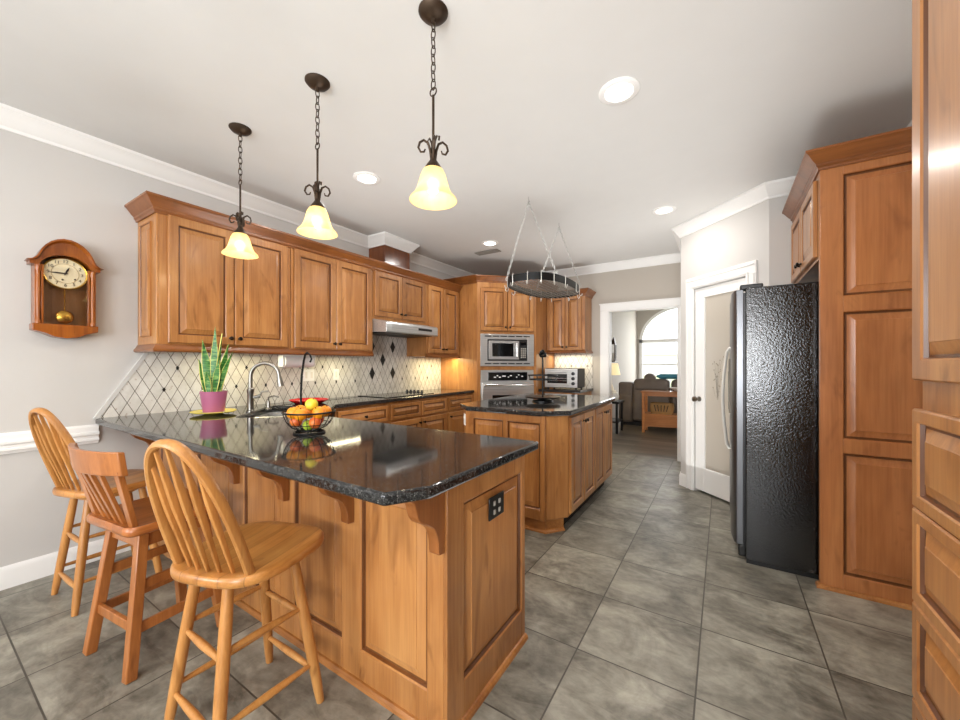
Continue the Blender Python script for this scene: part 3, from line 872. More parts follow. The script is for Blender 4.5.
# peninsula
PX1, PY0, PY1 = -.80, 1.04, 1.648
pn = thing('peninsula_cabinet', 'long wood breakfast bar base with raised panels and scrolled corbels', 'cabinet', (XL, PY0, 0))
PWD = PX1 - XL
ivp = Matrix.Translation((XL, PY0, 0)).inverted()
MB().box(0, .016, 0, PWD - .016, PY1 - PY0, .68).box(0, .016, .68, PWD - .016, .12, .9075).box(1.12, .12, .68, PWD - .016, PY1 - PY0, .9075).build('body', 'wood', pn)
cx = [-.833, -1.305, -1.775, -2.25, -2.82, -3.42]      # corbel centres
holes = []
for a, b in zip(cx, cx[1:]): holes.append((b + .058 - XL, .14, a - .058 - XL, .82))
frame_mb(PWD - .0165, 0, .908, holes).build('face_frame', 'wood', pn, bevel=.002)
for hx in holes: raised(pn, *hx)
# end panel (faces the walkway): its own little frame of axes, x along +y
ep = frame_mb(PY1 - PY0, 0, .908, [(.10, .145, .575, .80)]).tf(Matrix.Translation((PWD, 0, 0)) @ Matrix.Rotation(R(90), 4, 'Z')).build('end_panel', 'wood', pn, bevel=.002)
rp = raised(pn, 0, 0, .475, .655); rp.location = (PWD, .10, .145); rp.rotation_euler = (0, 0, R(90))
sh = [(0, 0), (.018, 0), (.016, .012), (.008, .02), (0, .022)]
wl(MB().sweep([(PX1, PY1), (PX1, PY0), (XL + .01, PY0)], [(o, z) for o, z in sh]), 'shoe_moulding', 'wood_x', pn, ivp, ang=25)
cpf = [(0, .905), (-.205, .905), (-.205, .892), (-.17, .885), (-.152, .868), (-.145, .845), (-.138, .822), (-.124, .802), (-.104, .788), (-.076, .772), (-.055, .755), (-.041, .728), (-.034, .70), (-.034, .672), (-.030, .658), (0, .655)]
for c_ in cx:
    MB().prism(cpf, c_ - XL - .023, c_ - XL + .023, 'x').build('corbel', 'corbel', pn, bevel=.003)
ol = MB().box(.268, 0, .674, .388, .006, .766).tf(Matrix.Translation((PWD, 0, 0)) @ Matrix.Rotation(R(90), 4, 'Z') @ Matrix.Translation((0, -.008, 0))).build('outlet', 'black', pn, bevel=.002)
ol['label'] = 'black double outlet plate'
mb = MB()
for x in (.300, .340):
    for z in (.692, .728): mb.box(x, -.0115, z, x + .012, -.0075, z + .018)
mb.tf(Matrix.Translation((PWD, 0, 0)) @ Matrix.Rotation(R(90), 4, 'Z')).build('socket', 'grey', ol)

# ------------------------------------------------------------------ island
isl = thing('island_cabinet', 'island cabinet with clipped corners under the oval pot rack', 'cabinet', (-1.884, 2.73, 0))
ivi = Matrix.Translation((-1.884, 2.73, 0)).inverted()
fpn = [(-1.884, 2.73), (-1.15, 2.73), (-1.03, 2.89), (-1.03, 4.25), (-1.15, 4.36), (-1.90, 4.36), (-2.0, 4.25), (-2.0, 2.85)]
inn = [(-1.90, 2.75), (-1.16, 2.75), (-1.09, 2.85), (-1.09, 4.2), (-1.9, 4.3), (-1.95, 4.2), (-1.95, 2.85)]
wl(MB().prism(fpn, .10, .908), 'body', 'wood', isl, ivi, bevel=.002)
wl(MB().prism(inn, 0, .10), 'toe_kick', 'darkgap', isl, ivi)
wl(MB().prism([(-1.9, 2.745), (-1.16, 2.745), (-1.06, 2.88), (-1.09, 2.93), (-1.9, 2.93)], 0, .10).sweep([(-1.06, 2.88), (-1.16, 2.745), (-1.90, 2.745)], [(0, 0), (.016, 0), (.015, .012), (.006, .02), (0, .022)]), 'plinth', 'wood_x', isl, ivi)
fx = [(.073, .18, .369, .85), (.406, .18, .696, .85)]
fo = frame_mb(.734, .10, .908, fx, -.016, 0).build('face_frame', 'wood', isl, bevel=.002)
for q in fx: raised(isl, *q, y=-.016)
cl = ((.12 ** 2 + .16 ** 2) ** .5)
MB().box(.004, -.008, .11, cl - .004, .004, .905).build('corner_panel', 'wood', isl, loc=(.734, 0, 0), rot=(0, 0, math.atan2(.16, .12)))
for i, (y0, y1) in enumerate(((2.915, 3.245), (3.255, 3.585), (3.605, 3.925), (3.935, 4.235))):
    d = front('door', y1 - y0, .76, isl, (-1.03 + 1.884 + .021, y0 - 2.73, .125), .05, ((y1 - y0 - .028) if i % 2 == 0 else .028, .70)); d.rotation_euler = (0, 0, R(90))
io = MB().box(-.035, -.007, .80, .035, .0, .90).build('outlet', 'plastic_white', isl, bevel=.002, loc=(-.06, .058, -.035), rot=(0, 0, R(-46)))
io['label'] = 'white outlet plate on the clipped corner'
top = [(-1.87, 2.69), (-1.17, 2.69), (-.99, 2.855), (-.99, 4.28), (-1.13, 4.41), (-1.92, 4.41), (-2.04, 4.28), (-2.04, 2.845)]
tag(slab(top, None, .908, .947, 'countertop', 'granite', .010), 'black granite island top with clipped corners', 'countertop')

# tiered stand on the island
t = thing('tiered_stand', 'black two tier serving stand with a knotted finial on the island top', 'serving stand', (-1.47, 3.42, .947))
MB().lathe([(.10, 0), (.10, .012), (.06, .02), (.02, .026), (.018, .03)], 24).build('foot', 'blackmetal', t)
MB().lathe([(.02, .03), (.165, .038), (.175, .05), (.17, .052), (.02, .042)], 32).build('lower_plate', 'black', t)
MB().tube([(0, 0, .03), (0, 0, .44)], .008, 10).build('post', 'blackmetal', t)
mb = MB()
for z, r_ in ((.215, .13), (.255, .14)): mb.tube([(r_ * math.cos(2 * PI * k / 32), r_ * math.sin(2 * PI * k / 32), z) for k in range(32)], .005, 6, closed=True)
for k in range(8):
    a = 2 * PI * k / 8; mb.tube([(0, 0, .205), (.13 * math.cos(a), .13 * math.sin(a), .21), (.14 * math.cos(a), .14 * math.sin(a), .255)], .003, 5)
mb.build('wire_tier', 'blackmetal', t)
mb = MB()
for k in range(7):
    a = 2 * PI * k / 7; mb.sphere((.022 * math.cos(a), .022 * math.sin(a), .46 + .016 * (k % 3 - 1)), .018, n=10, k=6)
mb.sphere((0, 0, .485), .018, n=10, k=6); mb.build('finial', 'blackmetal', t)

# ------------------------------------------------------------------ refrigerator and surround
t = thing('refrigerator', 'side by side refrigerator with black pebbled side and steel doors', 'refrigerator', (0, 0, 0))
MB().box(.125, 3.035, .03, .83, 3.925, 1.81).build('body', 'fridge', t, bevel=.006)
MB().box(.13, 3.05, 0, .80, 3.91, .035).build('base', 'black', t)
for y0, y1 in ((3.035, 3.50), (3.508, 3.925)):
    d = MB().prism([(.115, y0), (.075, y0), (.064, y0 + .02), (.048, (y0 + y1) / 2 - .08), (.046, (y0 + y1) / 2), (.048, (y0 + y1) / 2 + .08), (.064, y1 - .02), (.075, y1), (.115, y1)], .12, 1.80).build('door', 'steel2', t, bevel=.004)
    yy = 3.462 if y0 < 3.4 else 3.546
    hp = [(.062, yy, .67), (.040, yy, .67), (.024, yy, .70)] + [(.024 - .026 * math.sin(PI * k / 12), yy, .70 + .70 * k / 12) for k in range(1, 12)] + [(.024, yy, 1.40), (.040, yy, 1.43), (.062, yy, 1.43)]
    MB().tube(hp, .011, 8).build('handle', 'handle', d)
    if y0 > 3.4:
        dp = MB().box(.038, 3.60, .92, .060, 3.83, 1.35).build('dispenser', 'grey', d, bevel=.004); MB().box(.0365, 3.625, .95, .045, 3.805, 1.25).build('dispenser_recess', 'black', dp)
MB().box(.115, 3.05, .10, .126, 3.91, 1.78).build('gasket', 'black', t)
MB().box(.085, 3.05, .035, .13, 3.91, .115).build('kick_grille', 'black', t, bevel=.01)
MB().box(.095, 3.05, 1.80, .22, 3.13, 1.835).build('hinge_cover', 'black', t, bevel=.008)

# tall side panel + cabinet over the refrigerator
SX = .48
t = cabinet('fridge_surround', 'tall reddish wood side panel and cabinet framing the refrigerator', (SX, 3.93, 0), -90, .945, XR - SX, 1.93, 2.46,
            [(.03, 1.955, .435, .46, 'rb'), (.475, 1.955, .435, .46, 'lb')], cat='cabinet', fr=.05)
ivs = (Matrix.Translation((SX, 3.93, 0)) @ Matrix.Rotation(R(-90), 4, 'Z')).inverted()
sp_h = [(.10, .10, .50, .80), (.10, .88, .50, 1.61), (.10, 1.70, .50, 2.40)]
wl(frame_mb(XR - SX, 0, 2.46, sp_h).tf(Matrix.Translation((SX, 2.95, 0))), 'side_panel_frame', 'redwood', t, ivs, bevel=.002)
wl(MB().box(SX, 2.966, 0, XR, 2.985, 2.46), 'side_panel', 'redwood', t, ivs)
for q in sp_h:
    r_ = raised(t, 0, 0, q[2] - q[0], q[3] - q[1], mats=('redwood', 'glaze')); r_.rotation_euler = (0, 0, R(90)); r_.location = ivs @ Vector((SX + q[0], 2.95, q[1]))
wl(MB().sweep([(XR, 2.95), (SX, 2.95), (SX, 3.93)], [(o * 1.1, z + .125) for o, z in cor]), 'cornice', 'mould', t, ivs, ang=22)
wl(MB().sweep([(XR, 2.95), (SX, 2.95), (SX, 2.985)], sh), 'shoe_moulding', 'wood_x', t, ivs, ang=25)

# near tall cabinet on the right
FX = .462
dz = [(.126, .263), (.392, .263), (.656, .258), (.917, .270)]
cols = [(.0, .46), (.47, .46)]
t = cabinet('pantry_cabinet', 'tall built in cabinet with four stacked drawers nearest the camera', (FX, 1.535, 0), -90, .95, XR - FX - .03, 0, 2.5,
            [(x, 1.265, ww, 1.12, 'rb' if x == 0 else 'lb') for x, ww in cols], [(x, z, ww, hh, False) for x, ww in cols for z, hh in dz], toe=.1, fr=.055)
ivn = (Matrix.Translation((FX, 1.535, 0)) @ Matrix.Rotation(R(-90), 4, 'Z')).inverted()
wl(MB().sweep([(XR, .585), (FX, .585), (FX, 1.535), (XR, 1.535)][::-1][1:3][::-1] if False else [(FX, .585), (FX, 1.535)], [(o, z + .13) for o, z in cor]), 'cornice', 'mould', t, ivn, ang=22)

# ------------------------------------------------------------------ bar stools


def windsor(label, loc, rz_base, rz_seat):
    t = thing('bar_stool', label, 'bar stool', loc, rz_base, 'bow back bar stools')
    a = R(rz_seat - rz_base); so = (.022, .008, 0)
    # seat: rounded, wider at the front
    pts = []
    for k in range(40):
        q = 2 * PI * k / 40; c, s_ = math.cos(q), math.sin(q)
        ex = .62
        x = .213 * math.copysign(abs(c) ** ex, c); y = .215 * math.copysign(abs(s_) ** ex, s_)
        x *= 1.0 + .06 * (y / .215); pts.append((x, y))
    def ring(sc, z): return [(x * sc, y * sc, z) for x, y in pts]
    MB().loft([ring(.95, .597), ring(.99, .602), ring(1.0, .612), ring(.997, .624), ring(.98, .632), ring(.96, .634), ring(.80, .631), ring(.5, .627)]).build('seat', 'oak_y', t, rot=(0, 0, a), ang=50, loc=so)
    # bow
    bp = []
    for k in range(33):
        q = PI * k / 32
        u = .146 * math.copysign(abs(math.cos(q)) ** .88, math.cos(q)); hgt = .455 * math.sin(q) ** .80
        bp.append((u, -.152 - .145 * hgt / .455 - .015 * math.sin(q), .622 + hgt))
    MB().tube(bp, .0175, 10, flat=.72, side=(0, 1, 0)).build('back_bow', 'oak', t, rot=(0, 0, a), loc=so)
    for i in range(5):
        f = (i - 2) / 2; x0 = .088 * f; x1 = .092 * f
        # top of the spindle on the bow
        best = min((p for p in bp if p[2] > .75), key=lambda p: abs(p[0] - x1))
        p0 = Vector((x0, -.163 - .012 * (1 - f * f), .628)); p1 = Vector(best)
        ps = [p0.lerp(p1, q) for q in (0, .15, .35, .55, .7, .85, 1)]
        MB().tube(ps, [.007, .009, .0105, .014, .013, .009, .006], 8, flat=.7, side=(0, 1, 0)).build('spindle', 'oak', t, rot=(0, 0, a), loc=so)
    MB().box(-.10, -.10, .578, .10, .10, .596).build('swivel_plate', 'blackmetal', t, bevel=.003)
    MB().lathe([(.13, .558), (.135, .562), (.135, .575), (.13, .579)], 28).build('seat_base', 'oak_y', t)
    tp, bt = .115, .182
    def leg(sx, sy, z):
        f = 1 - z / .56; return Vector((sx * (tp + (bt - tp) * f), sy * (tp + (bt - tp) * f), z))
    for sx in (-1, 1):
        for sy in (-1, 1):
            MB().tube([leg(sx, sy, z) for z in (0, .05, .18, .34, .48, .572)], [.014, .017, .0195, .020, .019, .017], 12).build('leg', 'oak', t)
    def st(p, q):
        ps = [p.lerp(q, s_) for s_ in (0, .12, .35, .5, .65, .88, 1)]
        MB().tube(ps, [.008, .0095, .0125, .0135, .0125, .0095, .008], 10).build('stretcher', 'oak', t)
    for z in (.125, .345):
        for s_ in (-1, 1): st(leg(-1, s_, z), leg(1, s_, z)); st(leg(s_, -1, z + .028), leg(s_, 1, z + .028))
    return t


windsor('golden bow back bar stool nearest the camera', (-1.50, .725, 0), 0, 19)
windsor('golden bow back bar stool beside the wall under the clock', (-3.03, .70, 0), 2, 17)
t = thing('bar_stool', 'reddish slat back bar stool with square legs between the two bow back stools', 'bar stool', (-2.265, .70, 0), 7)
pts = rnd_poly([(-.205, -.20), (.205, -.20), (.215, .205), (-.215, .205)], .05)
MB().loft([[(x * s_, y * s_, z) for x, y in pts] for s_, z in ((.96, .592), (1, .602), (1, .622), (.97, .632), (.8, .626), (.4, .622))]).build('seat', 'redoak_y', t, ang=50)
MB().lathe([(.10, .575), (.10, .592)], 20).build('swivel_plate', 'blackmetal', t)
cv = [(.215 * math.sin(R(a)) / math.sin(R(42)), -.262 + .05 * (1 - math.cos(R(a))) / (1 - math.cos(R(42)))) for a in range(-42, 43, 7)]
mb = MB(); mb.loft([[(x, y - .012, .860), (x, y + .012, .856), (x * 1.01, y - .002, .956), (x * 1.01, y - .026, .960)] for x, y in cv]); mb.build('crest_rail', 'redoak', t, bevel=.004, ang=40)
for x0, x1, ww, nm in ((-.165, -.185, .04, 'back_post'), (.165, .185, .04, 'back_post'), (-.085, -.095, .026, 'slat'), (-.028, -.03, .026, 'slat'), (.028, .03, .026, 'slat'), (.085, .095, .026, 'slat')):
    yb = -.262 + .05 * (abs(x1) / .215) ** 2
    MB().bar((x0, -.165, .625), (x1, yb, .88), ww, .014 if nm == 'slat' else .02).build(nm, 'redoak', t, bevel=.002)
def leg2(sx, sy, z):
    f = 1 - z / .57; return Vector((sx * (.125 + .055 * f), sy * (.12 + .065 * f), z))
for sx in (-1, 1):
    for sy in (-1, 1): MB().bar(leg2(sx, sy, 0), leg2(sx, sy, .575), .040, .040).build('leg', 'redoak', t, bevel=.004)
for s_ in (-1, 1):
    MB().bar(leg2(-1, s_, .20), leg2(1, s_, .20), .018, .042, (0, 1, 0)).build('stretcher', 'redoak', t, bevel=.003)
    for z in (.19, .36): MB().bar(leg2(s_, -1, z), leg2(s_, 1, z), .018, .042).build('stretcher', 'redoak', t, bevel=.003)
    MB().bar(leg2(s_, -1, .545), leg2(s_, 1, .545), .02, .06).build('apron', 'redoak', t, bevel=.003)
    MB().bar(leg2(-1, s_, .545), leg2(1, s_, .545), .02, .06, (0, 1, 0)).build('apron', 'redoak', t, bevel=.003)

# ------------------------------------------------------------------ hanging lamps


def chain_mb(a, b, mb=None, pitch=.03, r=.0028, wid=.011):
    mb = mb or MB(); a = Vector(a); b = Vector(b); L = (b - a).length; n = max(2, int(L / pitch)); d = (b - a).normalized()
    u = (Vector((1, 0, 0)) if abs(d.x) < .9 else Vector((0, 1, 0))); u = (u - d * u.dot(d)).normalized(); v = d.cross(u)
    for i in range(n):
        c = a + d * L * (i + .5) / n; s_ = u if i % 2 else v; hl = L / n * .66
        mb.tube([c + d * hl * math.cos(2 * PI * k / 10) + s_ * wid * math.sin(2 * PI * k / 10) for k in range(10)], r, 5, closed=True)
    return mb


def pendant(loc, label):
    t = thing('pendant_lamp', label, 'pendant lamp', loc, 0, 'bell shade pendant lamps')
    MB().lathe([(.062, 0), (.062, -.006), (.05, -.02), (.025, -.03), (.010, -.034), (.008, -.05)], 28).build('canopy', 'bronze', t)
    chain_mb((0, 0, -.045), (0, 0, -.325), pitch=.034, r=.0026, wid=.0105).build('chain', 'bronze', t)
    mb = MB(); mb.tube([(.017 * math.cos(2 * PI * k / 16), 0, -.338 + .017 * math.sin(2 * PI * k / 16)) for k in range(16)], .003, 6, closed=True)
    mb.build('ring', 'bronze', t)
    MB().tube([(0, 0, -.352), (0, 0, -.62)], .0055, 10).build('stem', 'bronze', t)
    for k in range(4):
        a = R(45 + 90 * k); ca, sa = math.cos(a), math.sin(a)
        sp = [(.008, -.62), (.012, -.585), (.022, -.555), (.040, -.545), (.056, -.557), (.062, -.578), (.052, -.596), (.038, -.594), (.034, -.582)]
        MB().tube([(x * ca, x * sa, z) for x, z in sp], [.006, .006, .0055, .005, .005, .005, .0045, .004, .003], 7).build('scroll', 'bronze', t)
    for k in range(2):
        sg = 1 if k else -1; sp = [(.004, -.60), (.008, -.55), (.02, -.527), (.032, -.535), (.03, -.55)]
        MB().tube([(sg * x, 0, z) for x, z in sp], .0042, 7).build('scroll', 'bronze', t)
    MB().lathe([(.010, -.60), (.014, -.625), (.024, -.64), (.034, -.655), (.036, -.668)], 20).build('socket_cup', 'bronze', t)
    pr = [(.030, -.660), (.042, -.668), (.052, -.69), (.060, -.72), (.068, -.748), (.080, -.770), (.096, -.786), (.100, -.795)]
    MB().lathe(pr + [(r_ - .003, z) for r_, z in pr[::-1]], 36, cap=False).build('shade', 'shade', t)
    MB().sphere((0, 0, -.735), .026, (1, 1, 1.2)).build('bulb', 'bulb', t)
    point('pendant_bulb_light', (loc[0], loc[1], loc[2] - .775), 3.2, (1.0, .80, .5), .02)
    return t


pendant((-2.555, 1.195, ZC), 'bronze pendant lamp with amber bell shade farthest from the camera, beside the long wall cabinets')
pendant((-1.79, 1.215, ZC), 'bronze pendant lamp with amber bell shade, middle one of the row of three')
pendant((-1.024, 1.235, ZC), 'bronze pendant lamp with amber bell shade hanging closest to the camera')
WH = ['largest round recessed ceiling light, alone above the walkway floor', 'recessed ceiling light just beyond the middle pendant', 'recessed ceiling light near the pantry wall crown', 'recessed ceiling light beside the air vent']
for i, (x, y) in enumerate(DOWNLIGHTS):
    t = thing('recessed_light', WH[i] if i < 4 else 'added recessed ceiling light, unseen behind the camera, over the dining end', 'ceiling light', (x, y, ZC), 0, 'recessed ceiling lights' if i < 4 else 'added rear recessed ceiling lights')
    MB().lathe([(.105, 0), (.105, -.004), (.095, -.009), (.074, -.011), (.070, -.006), (.070, 0)], 36, cap=False).build('trim_ring', 'white', t)
    MB().lathe([(.071, -.003), (.060, -.006), (.02, -.007)], 32).build('lens', 'lens', t)
t = thing('ceiling_vent', 'white slotted air vent on the ceiling before the oven tower', 'vent', (-2.62, 4.28, ZC), 0)
frame_mb(.36, -.08, .08, [(.02, -.06, .34, .06)], 0, .01).tf(Matrix.Translation((-.18, 0, 0)) @ Matrix.Rotation(R(90), 4, 'X')).build('frame', 'white', t)
mb = MB()
for k in range(7): mb.box(-.17, -.06 + k * .018, -.008, .17, -.052 + k * .018, 0)
mb.build('louver', 'grey', t); MB().box(-.17, -.065, -.002, .17, .065, -.0005).build('backing', 'grey', t)

# ------------------------------------------------------------------ pot rack
t = thing('pot_rack', 'black oval pot rack hung on four chains over the island', 'pot rack', (-1.45, 3.43, 0), 0)
RA, RB, RZ = .27, .50, 2.055
N = 48
def ov(k, sc=1.0):
    q = 2 * PI * k / N; c, s_ = math.cos(q), math.sin(q)
    return RA * sc * math.copysign(abs(c) ** .8, c), RB * sc * math.copysign(abs(s_) ** .8, s_)
mb = MB(); mb.loft([[(*ov(k), RZ - .03), (*ov(k, .985), RZ - .03), (*ov(k, .985), RZ + .035), (*ov(k), RZ + .035)] for k in range(N)], closed=True)
mb.build('band', 'blackmetal', t)
mb = MB()
for k in range(-9, 10):
    y = k * .046; x = RA * (1 - (abs(y) / RB) ** 2.5) ** .4 * .985
    if x > .03: mb.tube([(-x, y, RZ - .024), (x, y, RZ - .024)], .0032, 5)
for k in range(-4, 5):
    x = k * .046; y = RB * (1 - (abs(x) / RA) ** 2.5) ** .4 * .985
    mb.tube([(x, -y, RZ - .029), (x, y, RZ - .029)], .0032, 5)
mb.build('grid', 'nickel', t)
for k in (1, 4, 7, 11, 15, 18, 21, 25, 28, 31, 34, 37, 40, 43, 46):
    x, y = ov(k, 1.0); n = Vector((x, y, 0)).normalized(); pp = Vector((x, y, 0))
    pts3 = [pp - n * .012 + Vector((0, 0, RZ + .0)), pp - n * .012 + Vector((0, 0, RZ + .04)), pp + n * .004 + Vector((0, 0, RZ + .046)), pp + n * .008 + Vector((0, 0, RZ + .02)), pp + n * .006 + Vector((0, 0, RZ - .05)), pp + n * .018 + Vector((0, 0, RZ - .066)), pp + n * .034 + Vector((0, 0, RZ - .055)), pp + n * .036 + Vector((0, 0, RZ - .04))]
    MB().tube(pts3, .0032, 6).build('hook', 'handle', t)
for yy in (-.37, .37):
    MB().tube([(0, yy, ZC), (0, yy, ZC - .03), (.008, yy, ZC - .04), (0, yy, ZC - .052), (-.008, yy, ZC - .042)], .0035, 6).build('ceiling_hook', 'chrome', t)
    for sx in (-1, 1):
        ya = .33 if yy > 0 else -.33
        chain_mb((0, yy, ZC - .045), (sx * .245, ya, RZ + .035), pitch=.026, r=.0026, wid=.008).build('chain', 'chainmetal', t)

# ------------------------------------------------------------------ wall clock
t = thing('wall_clock', 'arched cherry wood pendulum clock on the bare wall', 'clock', (XL, .597, 1.468), 90)
W2 = .140; D = .110
outer = [(-W2 * .93, .045), (-W2 * .93, .435)] + [(W2 * .93 * math.cos(R(a)) , .435 + .14 * math.sin(R(a))) for a in range(170, 5, -12)] + [(W2 * .93, .435), (W2 * .93, .045), (.09, .03), (.05, .008), (0, 0), (-.05, .008), (-.09, .03)]
back = outer
MB().prism(back, -.02, 0, 'y').build('back_board', 'clockback', t, bevel=.002)
for q in (-W2 * .93, W2 * .93 - .014): MB().box(q, -D, .045, q + .014, -.02, .45).build('side', 'clockwood', t, bevel=.002)
sk_ = [(-W2, .045), (-W2, .085), (W2, .085), (W2, .045), (.09, .03), (.05, .008), (0, 0), (-.05, .008), (-.09, .03)]
MB().prism(sk_, -D - .008, -.02, 'y').build('skirt', 'clockwood', t, bevel=.004)
arch_o = [(-W2 - .01, .435)] + [(x, z) for x, z in [(-W2 - .01, .455), (-.132, .460), (-.118, .473), (-.108, .495), (-.098, .522), (-.083, .549), (-.063, .572), (-.040, .588), (-.015, .597), (.015, .597), (.040, .588), (.063, .572), (.083, .549), (.098, .522), (.108, .495), (.118, .473), (.132, .460), (W2 + .01, .455)]] + [(W2 + .01, .435)]
arch_i = [(W2 - .03, .435)] + [(.118 * math.cos(R(a)), .405 + .105 * math.sin(R(a))) for a in range(16, 165, 8)] + [(-W2 + .03, .435)]
MB().prism(arch_o + arch_i, -D - .006, -.02, 'y').build('pediment', 'clockwood', t)
mb = MB(); ao = arch_o[1:-1]
mb.loft([[(x * s_, y, .44 + (z - .44) * s2) for s_, s2, y in ((1.0, 1.0, -.02), (1.07, 1.05, -.02), (1.09, 1.06, -D - .03), (1.03, 1.0, -D - .03), (.97, .93, -D - .008))] for x, z in ao])
mb.build('arch_moulding', 'clockwood', t, ang=25)
for s_ in (-1, 1):
    MB().lathe([(.012, .085), (.013, .10), (.009, .11), (.009, .13), (.0105, .25), (.009, .375), (.009, .395), (.013, .405), (.012, .435)], 14, (s_ * .116, -D + .002, 0)).build('column', 'clockwood', t)
    MB().box(s_ * .099 - .005, -D, .085, s_ * .099 + .005, -D + .03, .44).build('door_stile', 'clockwood', t, bevel=.002)
dl = MB().lathe([(.094, -.03), (.094, -.055), (.088, -.060), (.086, -.058)], 48, (0, -.02, .405), 'y').build('dial', 'cream', t)
MB().lathe([(.096, -.050), (.099, -.058), (.096, -.066), (.091, -.064), (.091, -.05)], 48, (0, -.02, .405), 'y', cap=False).build('bezel', 'brass', dl)
MB().lathe([(.060, -.0582), (.060, -.0596), (.0585, -.0596), (.0585, -.0582)], 48, (0, -.02, .405), 'y', cap=False).build('dial_ring', 'brass', dl)
for i in range(1, 13):
    fc = bpy.data.curves.new('numeral', 'FONT'); fc.body = str(i); fc.size = .026; fc.align_x = 'CENTER'; fc.align_y = 'CENTER'; fc.extrude = .0004
    fc.materials.append(M['black'])
    tmp = bpy.data.objects.new('numeral_text', fc); COL.objects.link(tmp); bpy.context.view_layer.update()
    me = bpy.data.meshes.new_from_object(tmp.evaluated_get(bpy.context.evaluated_depsgraph_get())); bpy.data.objects.remove(tmp)
    if not me.materials: me.materials.append(M['black'])
    o = bpy.data.objects.new('numeral', me); COL.objects.link(o); o.parent = dl
    a = R(90 - 30 * i); o.location = (.073 * math.cos(a), -.0815, .405 + .073 * math.sin(a)); o.rotation_euler = (R(90), 0, 0)
def hand(ang, L, nm):
    a = R(90 - ang); d = Vector((math.cos(a), 0, math.sin(a))); c = Vector((0, -.084, .405)); n = Vector((-d.z, 0, d.x))
    MB().loft([[c + d * s_ + n * ww + Vector((0, q, 0)) for ww, q in ((-w2, 0), (w2, 0), (w2, .0012), (-w2, .0012))] for s_, w2 in ((-.012, .002), (0, .004), (L * .6, .0045), (L, .001))]).build(nm, 'black', dl)
hand(22, .042, 'hour_hand'); hand(268, .072, 'minute_hand')
mb = MB()
for x, z in ((-.012, .365), (.042, .375)): mb.lathe([(.005, -.0605), (.005, -.058)], 10, (x, -.02, z), 'y')
mb.build('winding_hole', 'black', dl)
pd_ = MB().tube([(0, -.06, .31), (0, -.06, .15)], .003, 6).build('pendulum_rod', 'brass', t)
MB().lathe([(.005, -.012), (.03, -.009), (.04, 0), (.03, .009), (.005, .012)], 28, (0, -.06, .135), 'y').build('pendulum_bob', 'brass', t)
MB().box(-.10, -D + .012, .085, .10, -D + .015, .44).build('glass_door', 'glass', t)

# ------------------------------------------------------------------ small things on the counters
# snake plant on a plate
PP = (-3.11, 1.275)
t = tag(MB().lathe([(.055, 0), (.065, .004), (.125, .014), (.142, .022), (.139, .026), (.12, .019), (.055, .010)], 40, (PP[0], PP[1], .947)).build('saucer_plate', 'yellow'), 'round yellow plate under the pink flower pot', 'plate')
t = thing('potted_snake_plant', 'snake plant in a pink pot on the yellow plate', 'potted plant', (PP[0], PP[1], .960))
MB().lathe([(.060, 0), (.065, .004), (.084, .145), (.085, .153), (.079, .153), (.076, .137)], 32).build('pot', 'pink', t)
MB().lathe([(.077, .137), (.05, .143), (.01, .144)], 20).build('soil', 'soil', t)
LV = [(.0, .0, .024, .02, .43, .030, 0), (-.03, .01, -.058, .03, .345, .036, 20), (.03, .01, .058, .0, .385, .02, 70), (.04, -.01, .115, .02, .317, .030, 30), (.05, .01, .15, .03, .268, .022, 10), (.03, .03, .07, .05, .215, .034, -20), (-.055, .01, -.09, .02, .22, .028, 35), (-.01, .045, -.015, .06, .15, .024, 10)]
LV = [(.842 * a + .539 * b, .539 * a - .842 * b, .842 * c + .539 * d, .539 * c - .842 * d, L, ww, tw_) for a, b, c, d, L, ww, tw_ in [(a * .85, b * .85, c * 1.05, d, L, ww, tw_) for a, b, c, d, L, ww, tw_ in LV]]
for i, (x0, y0, x1, y1, L, ww, tw_) in enumerate(LV):
    mb = MB(); loops = []; mi = []
    for k in range(13):
        s_ = k / 12; x = x0 + (x1 - x0) * s_ ** 1.4; y = y0 + (y1 - y0) * s_ ** 1.4; z = .135 + L * 1.13 * s_
        wd = .8 * ww * (0.55 + .5 * math.sin(PI * min(1, s_ * 1.15)) ) * (1 - s_ ** 5) + .001
        an = R(tw_ + 33 + 25 * s_); d = Vector((math.cos(an), math.sin(an), 0)); n = Vector((-d.y, d.x, 0)); c = Vector((x, y, z))
        loops.append([c - d * wd, c - d * wd * .84 - n * .002, c - n * .004 + n * wd * .25, c + d * wd * .84 - n * .002, c + d * wd, c + d * wd * .84 + n * .004, c + n * (.005 + wd * .25), c - d * wd * .84 + n * .004])
    k0 = len(mb.f); mb.loft(loops)
    for j in range(len(mb.f)):
        if j < 12 * 8 and j % 8 in (0, 3, 4, 7): mb.m[j] = 1
    mb.build('leaf', ['leaf', 'leafedge'], t)

